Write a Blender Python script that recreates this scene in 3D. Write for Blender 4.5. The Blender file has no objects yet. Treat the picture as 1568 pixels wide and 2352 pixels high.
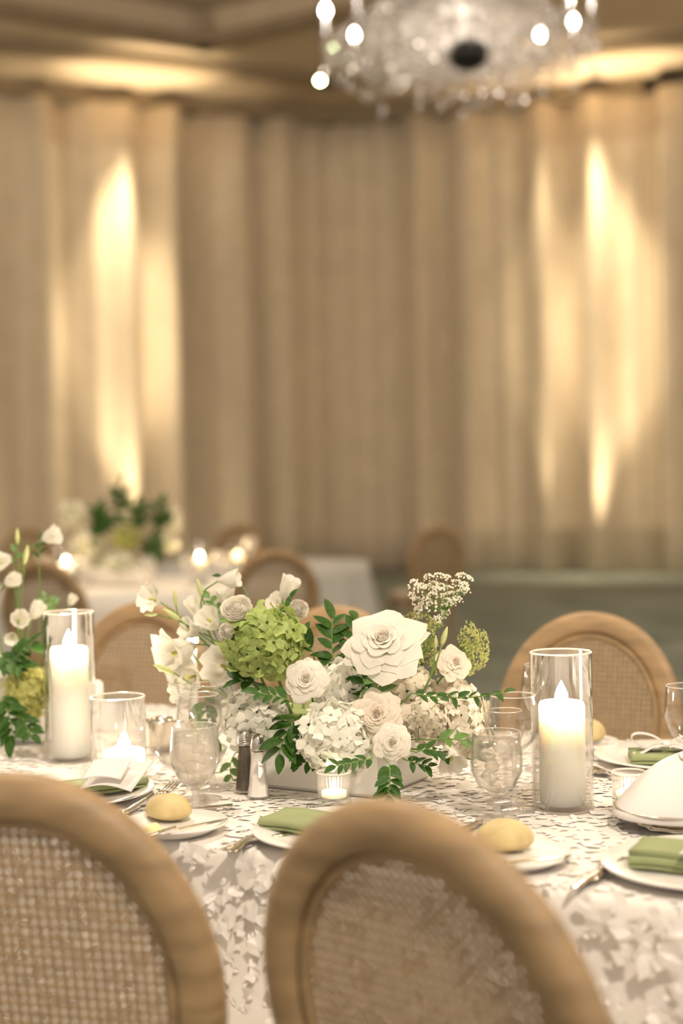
import bpy, math, random
from mathutils import Vector, Matrix
random.seed(7)
rnd = random.uniform
PI = math.pi
scene = bpy.context.scene
COL = scene.collection

# ------------------------------------------------------------------ camera
FPX = 3400.0                       # focal length in pixels of the 1568 x 2352 frame
CAM = Vector((0, 0, 1.31))
PITCH, ROLL = math.atan(66 / FPX), math.radians(1.1)
_f = Vector((0, math.cos(PITCH), -math.sin(PITCH)))
_u0 = Vector((0, math.sin(PITCH), math.cos(PITCH)))
_r0 = Vector((1, 0, 0))
_r = _r0 * math.cos(ROLL) - _u0 * math.sin(ROLL)
_u = _u0 * math.cos(ROLL) + _r0 * math.sin(ROLL)
cd = bpy.data.cameras.new('camera'); cam = bpy.data.objects.new('camera', cd); COL.objects.link(cam)
cd.sensor_fit = 'VERTICAL'; cd.sensor_height = 36; cd.sensor_width = 24
cd.lens = FPX / 2352 * 36
cd.clip_start = .05; cd.clip_end = 200
cam.matrix_world = Matrix(((_r.x, _u.x, -_f.x, CAM.x), (_r.y, _u.y, -_f.y, CAM.y), (_r.z, _u.z, -_f.z, CAM.z), (0, 0, 0, 1)))
cd.dof.use_dof = True; cd.dof.focus_distance = 2.52; cd.dof.aperture_fstop = 1.75
scene.camera = cam

# ------------------------------------------------------------------ world, exposure, large lights
w = bpy.data.worlds.new('world'); scene.world = w; w.use_nodes = True
w.node_tree.nodes['Background'].inputs[0].default_value = (1.0, .86, .72, 1)
w.node_tree.nodes['Background'].inputs[1].default_value = .62
vs = scene.view_settings
vs.view_transform = 'Standard'; vs.look = 'None'; vs.gamma = 1; vs.use_curve_mapping = False
vs.exposure = .78
cy = scene.cycles
cy.use_denoising = True; cy.use_adaptive_sampling = True; cy.adaptive_threshold = .03
cy.transparent_max_bounces = 28; cy.max_bounces = 6; cy.transmission_bounces = 6; cy.glossy_bounces = 4; cy.diffuse_bounces = 3
cy.caustics_reflective = False; cy.caustics_refractive = False
cy.sample_clamp_indirect = 6

def lamp(kind, name, loc, energy, color, aim=None, **kw):
    l = bpy.data.lights.new(name, kind); l.energy = energy; l.color = color
    for k, v in kw.items(): setattr(l, k, v)
    o = bpy.data.objects.new(name, l); COL.objects.link(o); o.location = loc
    if aim is not None:
        o.rotation_euler = (Vector(aim) - Vector(loc)).to_track_quat('-Z', 'Y').to_euler()
    return o
WARM = (1.0, .86, .70); AMBER = (1.0, .80, .53)
# added spots without fixtures: frontal key on the flowers, fills above the tables
lamp('SPOT', 'added_spot', (1.4, -2.6, 6.4), 1000, WARM, (.0, 2.65, .9), spot_size=.6, spot_blend=1, shadow_soft_size=.30)
lamp('SPOT', 'added_spot', (-1.8, 3.2, 6.4), 260, WARM, (-.3, 2.9, .8), spot_size=.9, spot_blend=1, shadow_soft_size=.30)
lamp('SPOT', 'added_spot', (-1.0, 8.4, 6.4), 200, WARM, (-1.0, 8.4, .8), spot_size=.9, spot_blend=1, shadow_soft_size=.30)

# added fill points that brighten the curtains, ceiling and floor
for loc, en in (((-7.5, 13.5, 5.0), 320), ((7.5, 12.0, 5.0), 320), ((-1.5, 5.0, 5.4), 220), ((4.5, 3.5, 5.4), 180)):
    lamp('POINT', 'added_fill', loc, en, (1, .84, .64), shadow_soft_size=.6)

# ------------------------------------------------------------------ helpers
def ray(px, py): return _f * FPX + _r * (px - 784) - _u * (py - 1176)
def on(px, py, z=.76):            # point of the horizontal plane z seen there
    d = ray(px, py); return CAM + d * ((z - CAM.z) / d.z)
def at(px, py, D):                # point at depth D
    d = ray(px, py); return CAM + d * (D / FPX)

def setprops(o, label=None, cat=None, group=None, kind=None):
    if label: o['label'] = label
    if cat: o['category'] = cat
    if group: o['group'] = group
    if kind: o['kind'] = kind
    return o
def mk(name, vf, mat=None, smooth=True):
    me = bpy.data.meshes.new(name); me.from_pydata([tuple(v) for v in vf[0]], [], vf[1])
    if mat: me.materials.append(mat)
    if smooth: me.polygons.foreach_set('use_smooth', [True] * len(me.polygons))
    me.update(); return me
def put(name, me, parent=None, loc=None, rot=None, scale=None, mat4=None):
    o = bpy.data.objects.new(name, me); COL.objects.link(o)
    if parent: o.parent = parent
    if mat4 is not None: o.matrix_local = mat4
    else:
        if loc is not None: o.location = loc
        if rot is not None: o.rotation_euler = rot
        if scale is not None: o.scale = scale if hasattr(scale, '__len__') else (scale,) * 3
    return o
def obj(name, vf, mat, parent=None, smooth=True, **kw): return put(name, mk(name, vf, mat, smooth), parent, **kw)
def thing(name, label, cat, loc=(0, 0, 0), rotz=0, group=None, mat4=None):
    o = bpy.data.objects.new(name, None); COL.objects.link(o); o.empty_display_size = .05
    if mat4 is not None: o.matrix_world = mat4
    else: o.location = loc; o.rotation_euler = (0, 0, rotz)
    return setprops(o, label, cat, group)
def copy_tree(root):
    c = root.copy(); COL.objects.link(c)
    for ch in list(root.children):
        d = ch.copy(); COL.objects.link(d); d.parent = c
        for g in list(ch.children):
            e = g.copy(); COL.objects.link(e); e.parent = d
    return c
def join(*parts):
    V, F = [], []
    for v, f in parts:
        b = len(V); V += [tuple(p) for p in v]; F += [tuple(i + b for i in q) for q in f]
    return V, F
def xf(vf, m): return [tuple(m @ Vector(p)) for p in vf[0]], vf[1]
def box(x0, x1, y0, y1, z0, z1):
    v = [(x, y, z) for z in (z0, z1) for y in (y0, y1) for x in (x0, x1)]
    return v, [(0, 2, 3, 1), (4, 5, 7, 6), (0, 1, 5, 4), (2, 6, 7, 3), (0, 4, 6, 2), (1, 3, 7, 5)]
def rbox(sx, sy, z0, z1, b=.004):   # box with chamfered edges, base at z0
    def ring(dx, dy, z): return [(-dx, -dy, z), (dx, -dy, z), (dx, dy, z), (-dx, dy, z)]
    V = ring(sx - b, sy - b, z0) + ring(sx, sy, z0 + b) + ring(sx, sy, z1 - b) + ring(sx - b, sy - b, z1)
    F = [(3, 2, 1, 0), (12, 13, 14, 15)]
    for k in range(3):
        for i in range(4):
            j = (i + 1) % 4; F.append((k * 4 + i, k * 4 + j, k * 4 + 4 + j, k * 4 + 4 + i))
    return V, F
def lathe(prof, n=32, rib=0, nrib=0):
    V, F = [], []
    for r, z in prof:
        for i in range(n):
            a = 2 * PI * i / n; rr = r * (1 + (rib * math.cos(nrib * a) if rib else 0))
            V.append((rr * math.cos(a), rr * math.sin(a), z))
    for k in range(len(prof) - 1):
        for i in range(n):
            j = (i + 1) % n; F.append((k * n + i, k * n + j, k * n + n + j, k * n + n + i))
    if prof[0][0] > 1e-5: F.append(tuple(reversed(range(n))))
    if prof[-1][0] > 1e-5 and prof[-1] != prof[0]: F.append(tuple((len(prof) - 1) * n + i for i in range(n)))
    return V, F
def tube(pts, r0, r1=None, n=6):
    pts = [Vector(p) for p in pts]; r1 = r0 if r1 is None else r1
    V, F = [], []; ref = Vector((.31, .17, .93))
    for k, p in enumerate(pts):
        d = (pts[min(k + 1, len(pts) - 1)] - pts[max(k - 1, 0)]).normalized()
        a = d.cross(ref)
        if a.length < 1e-3: a = d.cross(Vector((1, 0, 0)))
        a.normalize(); b = d.cross(a); r = r0 + (r1 - r0) * k / max(1, len(pts) - 1)
        for i in range(n):
            t = 2 * PI * i / n; V.append(p + a * (r * math.cos(t)) + b * (r * math.sin(t)))
    for k in range(len(pts) - 1):
        for i in range(n):
            j = (i + 1) % n; F.append((k * n + i, k * n + j, k * n + n + j, k * n + n + i))
    F.append(tuple(reversed(range(n)))); F.append(tuple((len(pts) - 1) * n + i for i in range(n)))
    return V, F
def bez(a, b, c, n=7):
    a, b, c = Vector(a), Vector(b), Vector(c)
    return [a * (1 - t) ** 2 + b * (2 * t * (1 - t)) + c * t * t for t in [i / (n - 1) for i in range(n)]]
def grid(fn, nu, nv):              # fn(s,t), s and t in 0..1
    V = [fn(i / nu, j / nv) for j in range(nv + 1) for i in range(nu + 1)]
    F = [(j * (nu + 1) + i, j * (nu + 1) + i + 1, (j + 1) * (nu + 1) + i + 1, (j + 1) * (nu + 1) + i) for j in range(nv) for i in range(nu)]
    return V, F
def ball(rx, ry=None, rz=None, nu=12, nv=7):
    ry = ry or rx; rz = rz or rx
    return [(rx * x, ry * y, rz * z) for x, y, z in lathe([(max(1e-6, math.sin(PI * k / nv)), -math.cos(PI * k / nv)) for k in range(nv + 1)], nu)[0]], lathe([(1, 0)] * (nv + 1), nu)[1][:nu * nv]

# ------------------------------------------------------------------ materials
def pmat(name, col, rough=.6, metal=0, var=0, scale=20, bump=0, bscale=None, sss=0, srad=(.02, .012, .008), spec=None, sheen=0, stretch=None, trans=0):
    m = bpy.data.materials.new(name); m.use_nodes = True; nt = m.node_tree; b = nt.nodes['Principled BSDF']
    b.inputs['Base Color'].default_value = (*col, 1); b.inputs['Roughness'].default_value = rough; b.inputs['Metallic'].default_value = metal
    if spec is not None: b.inputs['Specular IOR Level'].default_value = spec
    if sss:
        b.inputs['Subsurface Weight'].default_value = sss; b.inputs['Subsurface Radius'].default_value = srad; b.inputs['Subsurface Scale'].default_value = 1
    if sheen: b.inputs['Sheen Weight'].default_value = sheen
    if var or bump:
        tc = nt.nodes.new('ShaderNodeTexCoord'); mp = nt.nodes.new('ShaderNodeMapping'); nt.links.new(tc.outputs['Object'], mp.inputs[0])
        if stretch: mp.inputs['Scale'].default_value = stretch
        if var:
            n = nt.nodes.new('ShaderNodeTexNoise'); n.inputs['Scale'].default_value = scale; n.inputs['Detail'].default_value = 4
            nt.links.new(mp.outputs[0], n.inputs[0])
            r = nt.nodes.new('ShaderNodeValToRGB'); r.color_ramp.elements[0].position = .3; r.color_ramp.elements[1].position = .7
            r.color_ramp.elements[0].color = (*[c * (1 - var) for c in col], 1); r.color_ramp.elements[1].color = (*[min(1, c * (1 + var)) for c in col], 1)
            nt.links.new(n.outputs[0], r.inputs[0]); nt.links.new(r.outputs[0], b.inputs['Base Color'])
        if bump:
            n2 = nt.nodes.new('ShaderNodeTexNoise'); n2.inputs['Scale'].default_value = bscale or scale * 3; n2.inputs['Detail'].default_value = 5
            nt.links.new(mp.outputs[0], n2.inputs[0]); bp = nt.nodes.new('ShaderNodeBump'); bp.inputs['Strength'].default_value = bump; bp.inputs['Distance'].default_value = .0012
            nt.links.new(n2.outputs[0], bp.inputs['Height']); nt.links.new(bp.outputs[0], b.inputs['Normal'])
    if trans:     # thin translucent sheet (petals, leaves, paper)
        tr = nt.nodes.new('ShaderNodeBsdfTranslucent'); tr.inputs[0].default_value = (*col, 1)
        if var: nt.links.new(r.outputs[0], tr.inputs[0])
        mx = nt.nodes.new('ShaderNodeMixShader'); mx.inputs[0].default_value = trans
        out = nt.nodes['Material Output']
        nt.links.new(b.outputs[0], mx.inputs[1]); nt.links.new(tr.outputs[0], mx.inputs[2]); nt.links.new(mx.outputs[0], out.inputs[0])
    return m
def glass_mat(name, tint=(.985, .98, .97), ior=1.5, rough=.02, haze=0, hazecol=(.9, .87, .82), edge=0):
    m = bpy.data.materials.new(name); m.use_nodes = True; nt = m.node_tree; nt.nodes.remove(nt.nodes['Principled BSDF'])
    t = nt.nodes.new('ShaderNodeBsdfTransparent'); t.inputs[0].default_value = (*tint, 1)
    g = nt.nodes.new('ShaderNodeBsdfGlossy'); g.inputs['Roughness'].default_value = rough
    lw = nt.nodes.new('ShaderNodeLayerWeight'); lw.inputs[0].default_value = .5     # Schlick reflectance, the same from either side of the thin wall
    pw = nt.nodes.new('ShaderNodeMath'); pw.operation = 'POWER'; pw.inputs[1].default_value = 2.6; nt.links.new(lw.outputs['Facing'], pw.inputs[0])
    r0 = ((ior - 1) / (ior + 1)) ** 2; fr = nt.nodes.new('ShaderNodeMath'); fr.operation = 'MULTIPLY_ADD'; fr.inputs[1].default_value = .8 - r0; fr.inputs[2].default_value = r0; nt.links.new(pw.outputs[0], fr.inputs[0])
    mx = nt.nodes.new('ShaderNodeMixShader'); nt.links.new(fr.outputs[0], mx.inputs[0]); nt.links.new(t.outputs[0], mx.inputs[1]); nt.links.new(g.outputs[0], mx.inputs[2])
    last = mx
    if haze:
        d = nt.nodes.new('ShaderNodeBsdfTranslucent'); d.inputs[0].default_value = (*hazecol, 1)
        d2 = nt.nodes.new('ShaderNodeBsdfDiffuse'); d2.inputs[0].default_value = (*hazecol, 1)
        md = nt.nodes.new('ShaderNodeMixShader'); nt.links.new(d.outputs[0], md.inputs[1]); nt.links.new(d2.outputs[0], md.inputs[2])
        m2 = nt.nodes.new('ShaderNodeMixShader'); m2.inputs[0].default_value = haze
        nt.links.new(mx.outputs[0], m2.inputs[1]); nt.links.new(md.outputs[0], m2.inputs[2]); last = m2
    nt.links.new(last.outputs[0], nt.nodes['Material Output'].inputs[0]); return m
def emit(name, col, s):
    m = bpy.data.materials.new(name); m.use_nodes = True; nt = m.node_tree; nt.nodes.remove(nt.nodes['Principled BSDF'])
    e = nt.nodes.new('ShaderNodeEmission'); e.inputs[0].default_value = (*col, 1); e.inputs[1].default_value = s
    nt.links.new(e.outputs[0], nt.nodes['Material Output'].inputs[0]); return m

M = dict(
    curtain=pmat('curtain fabric', (.585, .495, .365), .85, var=.06, scale=3, bump=.15, bscale=90, sheen=.2),
    wall=pmat('wall paint', (.45, .38, .29), .9, var=.04, scale=4),
    ceiling=pmat('ceiling paint', (.50, .40, .28), .9, var=.05, scale=2),
    dark_trim=pmat('crown moulding', (.24, .18, .11), .8, var=.08, scale=3),
    carpet=pmat('carpet', (.175, .20, .175), .95, var=.35, scale=1.1, bump=.3, bscale=300),
    cloth=pmat('cream satin cloth', (.81, .77, .72), .75, var=.02, scale=14, bump=.25, bscale=60, sheen=.2),
    petalcloth=pmat('fabric petals', (.87, .84, .795), .6, var=.02, scale=40),
    bgcloth=pmat('plain white tablecloth', (.74, .72, .68), .85, var=.04, scale=6),
    wood=pmat('light oak', (.345, .23, .118), .5, var=.28, scale=9, bump=.12, bscale=30, stretch=(1, 1, 5)),
    cane=pmat('natural cane', (.40, .285, .165), .6, var=.15, scale=60),
    seat=pmat('ivory seat fabric', (.62, .56, .47), .9, var=.05, scale=60, bump=.2, bscale=300),
    rose=pmat('white rose petal', (.93, .89, .80), .55, var=.03, scale=8, sss=0, srad=(.006, .005, .003), trans=.38),
    creamrose=pmat('cream rose petal', (.92, .84, .72), .55, var=.04, scale=8, sss=0, srad=(.006, .005, .003), trans=.38),
    hyd=pmat('white hydrangea', (.90, .89, .80), .6, var=.05, scale=5, trans=.35),
    hydcream=pmat('cream hydrangea', (.91, .85, .72), .6, var=.05, scale=5, trans=.35),
    hydgreen=pmat('green hydrangea', (.44, .54, .17), .6, var=.25, scale=3, trans=.35),
    hydlime=pmat('lime hydrangea', (.60, .60, .20), .6, var=.15, scale=3, trans=.35),
    core=pmat('hydrangea stalks', (.30, .36, .14), .8),
    lis=pmat('lisianthus petal', (.90, .87, .79), .55, var=.04, scale=6, trans=.35),
    bud=pmat('lisianthus bud', (.66, .70, .32), .55, var=.12, scale=6, trans=.15),
    stem=pmat('green stem', (.16, .26, .06), .6),
    leaf=pmat('dark glossy leaf', (.040, .105, .016), .5, var=.35, scale=5, trans=.15, spec=.25),
    leaflight=pmat('light leaf', (.13, .25, .06), .45, var=.25, scale=5, trans=.18),
    eyes=pmat('flower centre', (.55, .55, .15), .7),
    lace=pmat('lace flower', (.80, .76, .63), .7), lacegreen=pmat('green lace flower', (.50, .52, .18), .7, var=.25, scale=40),
    planter=pmat('white marble planter', (.80, .77, .73), .45, var=.06, scale=5),
    wax=pmat('ivory wax', (.96, .92, .86), .5, sss=1.0, srad=(.070, .055, .042), spec=.3),
    wick=pmat('black wick', (.02, .015, .01), .9),
    flame=emit('candle flame', (1, .84, .58), 90),
    tealflame=emit('tealight flame', (1, .85, .6), 40),
    flamefar=emit('distant candle flame', (1, .80, .52), 55),
    bulb=emit('chandelier bulb', (1, .93, .82), 60), led=emit('green white led', (.85, 1, .55), 40),
    glass=glass_mat('clear glass'), glint_glass=glass_mat('glass rim', haze=.25), lip_glint=glass_mat('glass lip', haze=.38, hazecol=(1, .95, .88)),  # pale haze paints highlights into rims, stems and feet
    ribglass=glass_mat('ribbed glass', haze=.05, ior=1.6), frost=glass_mat('chilled glass', haze=.15),
    water=glass_mat('iced water', tint=(.97, .96, .94), ior=1.33, haze=.20, hazecol=(.95, .90, .84)),
    ice=glass_mat('ice', tint=(.97, .97, .96), ior=1.35, rough=.15, haze=.3),
    silver=pmat('polished silver', (.72, .66, .58), .16, 1), steel=pmat('steel cap', (.55, .52, .48), .25, 1, var=.1, scale=200),
    pepper=pmat('ground pepper', (.10, .075, .05), .9, var=.7, scale=900), salt=pmat('salt', (.88, .85, .80), .7, var=.02, scale=400),
    plate=pmat('white porcelain', (.84, .81, .77), .22, var=.02, scale=10), bread=pmat('pale bread roll', (.58, .455, .22), .6, var=.16, scale=22, bump=.3, bscale=60, stretch=(1, 3, 1)),
    crust=pmat('brown bread crust', (.42, .19, .06), .6, var=.3, scale=12, bump=.2, bscale=50), butter=pmat('butter', (.86, .78, .40), .5, sss=.4, srad=(.01, .008, .003)),
    green=pmat('sage green napkin', (.28, .325, .16), .9, var=.06, scale=30, bump=.2, bscale=500), white=pmat('white napkin', (.70, .67, .65), .85, bump=.15, bscale=300, var=.02),
    paper=pmat('white card', (.86, .83, .80), .7, trans=.15),
    solid=None, crystal=glass_mat('chandelier crystal', tint=(.95, .94, .94), ior=1.9, rough=.05, haze=.13, hazecol=(.80, .77, .74)),
    dark=pmat('dark bronze', (.03, .03, .03), .35, .6), brass=pmat('pale brass', (.55, .45, .30), .3, 1),
    linen=pmat('pale grey cloth', (.50, .50, .48), .9, var=.05, scale=5),
)

def solid_glass():
    m = bpy.data.materials.new('solid glass'); m.use_nodes = True; b = m.node_tree.nodes['Principled BSDF']
    b.inputs['Base Color'].default_value = (1, .98, .95, 1); b.inputs['Roughness'].default_value = .03; b.inputs['IOR'].default_value = 1.5; b.inputs['Transmission Weight'].default_value = 1
    return m
M['solid'] = solid_glass()

# ------------------------------------------------------------------ the setting
TH = math.radians(30)
U = Vector((math.cos(TH), -math.sin(TH), 0)); N = Vector((math.sin(TH), math.cos(TH), 0))
ZT = .76
CEIL = 6.78
CORN = Vector((.05, 22.0)); WL = Vector((-.905, -.425)).normalized(); WR = Vector((.94, -.34)).normalized()
setprops(obj('floor', ([(-26, -8, 0), (26, -8, 0), (26, 26, 0), (-26, 26, 0)], [(0, 1, 2, 3)]), M['carpet']), kind='structure')
def wall(name, a, d, L, h=CEIL, off=.45):
    nrm = Vector((-d.y, d.x)) if Vector((-d.y, d.x)).y > 0 else Vector((d.y, -d.x))
    p = [a + nrm * off - d * 0.5, a + nrm * off + d * L, a + nrm * (off + .2) + d * L, a + nrm * (off + .2) - d * 0.5]
    V = [(q.x, q.y, z) for z in (0, h + .6) for q in p]
    setprops(obj(name, (V, [(0, 1, 5, 4), (1, 2, 6, 5), (2, 3, 7, 6), (3, 0, 4, 7), (4, 5, 6, 7), (3, 2, 1, 0)]), M['wall'], smooth=False), kind='structure')
wall('wall_left', CORN, WL, 16); wall('wall_right', CORN, WR, 4.6)
RC = CORN + WR * 4.45; WR2 = Vector((.62, -.785)).normalized()
wall('wall_far_right', RC, WR2, 14)
# ceiling with a raised tray, corner of the tray left of the room corner
TC = Vector((-1.58, 18.3)); TL = Vector((-.83, -.56)); TR = Vector((.84, -.54))
q = lambda p, z: (p.x, p.y, z)
far = 40
tl, tr = TC + TL * 18, TC + TR * 18
TZ = CEIL + .35
obj_c = obj('ceiling', ([q(TC, CEIL), q(tl, CEIL), q(tr, CEIL), (-26, tl.y, CEIL), (-26, 26, CEIL), (TC.x, 26, CEIL), (26, 26, CEIL), (26, tr.y, CEIL),
                         q(TC, TZ), q(tl, TZ), q(tr, TZ), (tl.x, -3, TZ), (tr.x, -3, TZ), (tl.x, -3, CEIL), (tr.x, -3, CEIL), (-26, -3, CEIL), (26, -3, CEIL)],
                        [(1, 0, 5, 4, 3), (0, 2, 7, 6, 5), (0, 1, 9, 8), (2, 0, 8, 10), (9, 11, 12, 10, 8), (1, 3, 15, 13), (2, 14, 16, 7), (1, 13, 11, 9), (2, 10, 12, 14)]), M['ceiling'], smooth=False)
setprops(obj_c, kind='structure')
def strip(name, a, d, L, w_, z0, z1, mat):
    nrm = Vector((d.y, -d.x)); nrm = nrm if nrm.y < 0 else -nrm
    p = [a, a + d * L, a + d * L + nrm * w_, a + nrm * w_]
    V = [(p_.x, p_.y, z) for z in (z0, z1) for p_ in p]
    return setprops(obj(name, (V, [(0, 1, 2, 3), (4, 5, 6, 7), (0, 1, 5, 4), (1, 2, 6, 5), (2, 3, 7, 6), (3, 0, 4, 7)]), mat, smooth=False), kind='structure')
strip('trim_1', CORN + WL * -.2, WL, 16, .20, CEIL - .22, CEIL, M['dark_trim'])
strip('trim_2', CORN + WR * -.2, WR, 4.7, .20, CEIL - .22, CEIL, M['dark_trim'])
strip('trim_3', CORN + Vector((-.1, -1.75)), WL, 15, .40, CEIL - .10, CEIL + .0, M['dark_trim'])  # dark brown bands inset along the ceiling
strip('trim_4', CORN + Vector((-.1, -1.75)), WR, 15, .40, CEIL - .10, CEIL + .0, M['dark_trim'])
strip('trim_5', TC + Vector((0, .1)), TL, 17, .30, CEIL - .12, CEIL, M['dark_trim'])
strip('trim_6', TC + Vector((0, .1)), TR, 17, .30, CEIL - .12, CEIL, M['dark_trim'])

# draped curtains: one continuous pleated drape on each wall
def curtain(a, d, L, seed, label, nu, pleats=()):
    rs = random.Random(seed); nrm = Vector((d.y, -d.x)); nrm = nrm if nrm.y < 0 else -nrm
    comps = [(rs.uniform(2.2, 3.2), rs.uniform(0, 6), .055), (rs.uniform(5.5, 7.5), rs.uniform(0, 6), .095), (rs.uniform(9, 12), rs.uniform(0, 6), .07), (rs.uniform(17, 21), rs.uniform(0, 6), .02)]
    def fn(s, t):
        x = s * L; off = 0
        for k, p, am in comps: off += am * math.sin(k * x + p + .35 * math.sin(.9 * x) + .12 * math.sin(t * 3 + k))
        fl = 1 + .35 * (1 - t) ** 2
        for xc, wd, am in pleats: off += am / (1 + ((x - xc) / wd) ** 6)
        off = .17 + off * fl
        P = a + d * x + nrm * off
        return (P.x, P.y, .02 + t * (CEIL - .24 - .02))
    o = obj('curtain', grid(fn, nu, 10), M['curtain']); setprops(o, label, 'curtain', 'floor to ceiling drapes')
    sm = o.modifiers.new('thickness', 'SOLIDIFY'); sm.thickness = .012
    return o
curtain(CORN + WL * -.25, WL, 9.5, 5, 'pleated tan curtain covering the left wall, bright light column near its left end', 420, ((3.62, .26, .10), (2.85, .2, .06), (4.6, .35, .06)))
curtain(CORN + WR * -.25, WR, 4.9, 11, 'pleated tan curtain right of the room corner with two bright lit folds', 300, ((3.32, .15, .08), (4.18, .24, .10)))
curtain(RC + WR2 * -.1, WR2, 6.0, 3, 'unlit beige curtain at the far right edge, past the bright folds', 240)
# uplights at the foot of the drapes, each with an added spot above
for px, en, (a, d) in ((272, 1150, (CORN, WL)), (1278, 420, (CORN, WR)), (1418, 1050, (CORN, WR))):
    k = (px - 784) / FPX
    t = (k * a.y - a.x) / (d.x - k * d.y)
    p = a + d * t; nrm = Vector((d.y, -d.x)); nrm = nrm if nrm.y < 0 else -nrm
    p2 = p + nrm * .85; p3 = p + nrm * .12
    lamp('SPOT', 'uplight_lamp', (p2.x, p2.y, .12), en * .7, AMBER, (p3.x, p3.y, 8.6), spot_size=.74, spot_blend=1, shadow_soft_size=.12)
    p4 = p + nrm * 1.2; lamp('SPOT', 'uplight_lamp', (p4.x, p4.y, .12), en * 2.8, AMBER, (p4.x + .1, p4.y, CEIL), spot_size=.40, spot_blend=1, shadow_soft_size=.1)
    lamp('SPOT', 'added_grazer', (p2.x, p2.y, CEIL - .08), en, AMBER, (p3.x, p3.y, -2.0), spot_size=.74, spot_blend=1, shadow_soft_size=.12)  # added ceiling spot, evens out the column of light

# ------------------------------------------------------------------ main table and its cloth
P0 = on(500, 1940, ZT); PE = Vector((P0.x, P0.y, 0))            # a point of the near edge
WID = 1.12; U0, U1 = -2.3, 1.25
def tab(u, n, z=ZT): p = PE + U * u + N * n; return Vector((p.x, p.y, z))
tc = thing('tablecloth', 'cream tablecloth covered in white fabric petals on the long dining table', 'tablecloth')
def cloth_mesh():
    pts = []
    r = .03
    def edge(a, b, k): return [(a[0] + (b[0] - a[0]) * i / k, a[1] + (b[1] - a[1]) * i / k) for i in range(k)]
    per = edge((U0, 0), (U1, 0), 90) + edge((U1, 0), (U1, WID), 26) + edge((U1, WID), (U0, WID), 60) + edge((U0, WID), (U0, 0), 26)
    L = len(per); cu, cn = (U0 + U1) / 2, WID / 2
    V, F = [], []
    rows = [(-.02, 0), (0, -.002), (.008, -.012), (.010, -.03)] + [(.012 + .05 * k / 8, -.03 - .71 * k / 8) for k in range(1, 9)]
    for off, dz in rows:
        for i, (a, b) in enumerate(per):
            du = 1 if a >= U1 - 1e-6 else (-1 if a <= U0 + 1e-6 else 0); dn = 1 if b >= WID - 1e-6 else (-1 if b <= 1e-6 else 0)
            fold = max(0, -dz - .04) * .045 * math.sin(i * .55) + max(0, -dz - .04) * .03 * math.sin(i * .23 + 1)
            V.append(tuple(tab(a + du * (off + fold), b + dn * (off + fold), ZT + dz)))
    for k in range(len(rows) - 1):
        for i in range(L):
            j = (i + 1) % L; F.append((k * L + i, (k + 1) * L + i, (k + 1) * L + j, k * L + j))
    F.append(tuple(range(L)))
    return V, F
_c = obj('cloth', cloth_mesh(), M['cloth'], tc); _c.data.polygons[len(_c.data.polygons) - 1].use_smooth = False

# circles kept free of petals: (point, radius)
keep = []
def reserve(p, r): keep.append((p.x, p.y, r)); return p

# ------------------------------------------------------------------ chairs
def ellipse_frame(a, b, wd, dp, n=56):
    sec = [(-wd / 2, -dp * .35), (-wd * .38, -dp / 2), (wd * .2, -dp / 2), (wd / 2, -dp * .2), (wd / 2, dp * .3), (wd * .25, dp / 2), (-wd * .3, dp / 2), (-wd / 2, dp * .3)]
    V, F = [], []; k = len(sec)
    for i in range(n):
        t = 2 * PI * i / n; nx, nz = math.cos(t) / a, math.sin(t) / b; l = math.hypot(nx, nz); nx /= l; nz /= l
        for s, y in sec: V.append((a * math.cos(t) + nx * s, y, b * math.sin(t) + nz * s))
    for i in range(n):
        j = (i + 1) % n
        for m in range(k):
            m2 = (m + 1) % k; F.append((i * k + m, i * k + m2, j * k + m2, j * k + m))
    return V, F
def cane_vf(a, b, pitch=.0125):
    V, F = [], []
    def ribbon(p, d, hw, y, th=.0012):
        # clip the line p + t d to the ellipse
        A = (d[0] / a) ** 2 + (d[1] / b) ** 2; B = 2 * (p[0] * d[0] / a ** 2 + p[1] * d[1] / b ** 2); C_ = (p[0] / a) ** 2 + (p[1] / b) ** 2 - 1
        D_ = B * B - 4 * A * C_
        if D_ <= 0: return
        t0, t1 = (-B - math.sqrt(D_)) / 2 / A, (-B + math.sqrt(D_)) / 2 / A
        e0 = (p[0] + d[0] * t0, p[1] + d[1] * t0); e1 = (p[0] + d[0] * t1, p[1] + d[1] * t1); nx, nz = -d[1] * hw, d[0] * hw
        b0 = len(V)
        for yy in (y - th / 2, y + th / 2):
            V.extend([(e0[0] + nx, yy, e0[1] + nz), (e0[0] - nx, yy, e0[1] - nz), (e1[0] - nx, yy, e1[1] - nz), (e1[0] + nx, yy, e1[1] + nz)])
        F.extend([(b0, b0 + 1, b0 + 2, b0 + 3), (b0 + 7, b0 + 6, b0 + 5, b0 + 4), (b0, b0 + 3, b0 + 7, b0 + 4), (b0 + 1, b0 + 5, b0 + 6, b0 + 2)])
    m = int(max(a, b) / pitch) + 1
    for i in range(-m, m + 1):
        for o_ in (-.0016, .0016):
            ribbon((i * pitch + o_, 0), (0, 1), .0014, .0008); ribbon((0, i * pitch + o_), (1, 0), .0015, -.0008)
    s = math.sqrt(.5)
    for i in range(-2 * m, 2 * m + 1):
        ribbon((i * pitch + pitch / 2, 0), (s, s), .0012, .002); ribbon((i * pitch + pitch / 2, 0), (s, -s), .0011, -.002)
    return V, F
HW, HH, LEAN = .205, .235, math.radians(11)
CB = Vector((0, -.235, .475))        # foot of the oval
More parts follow.
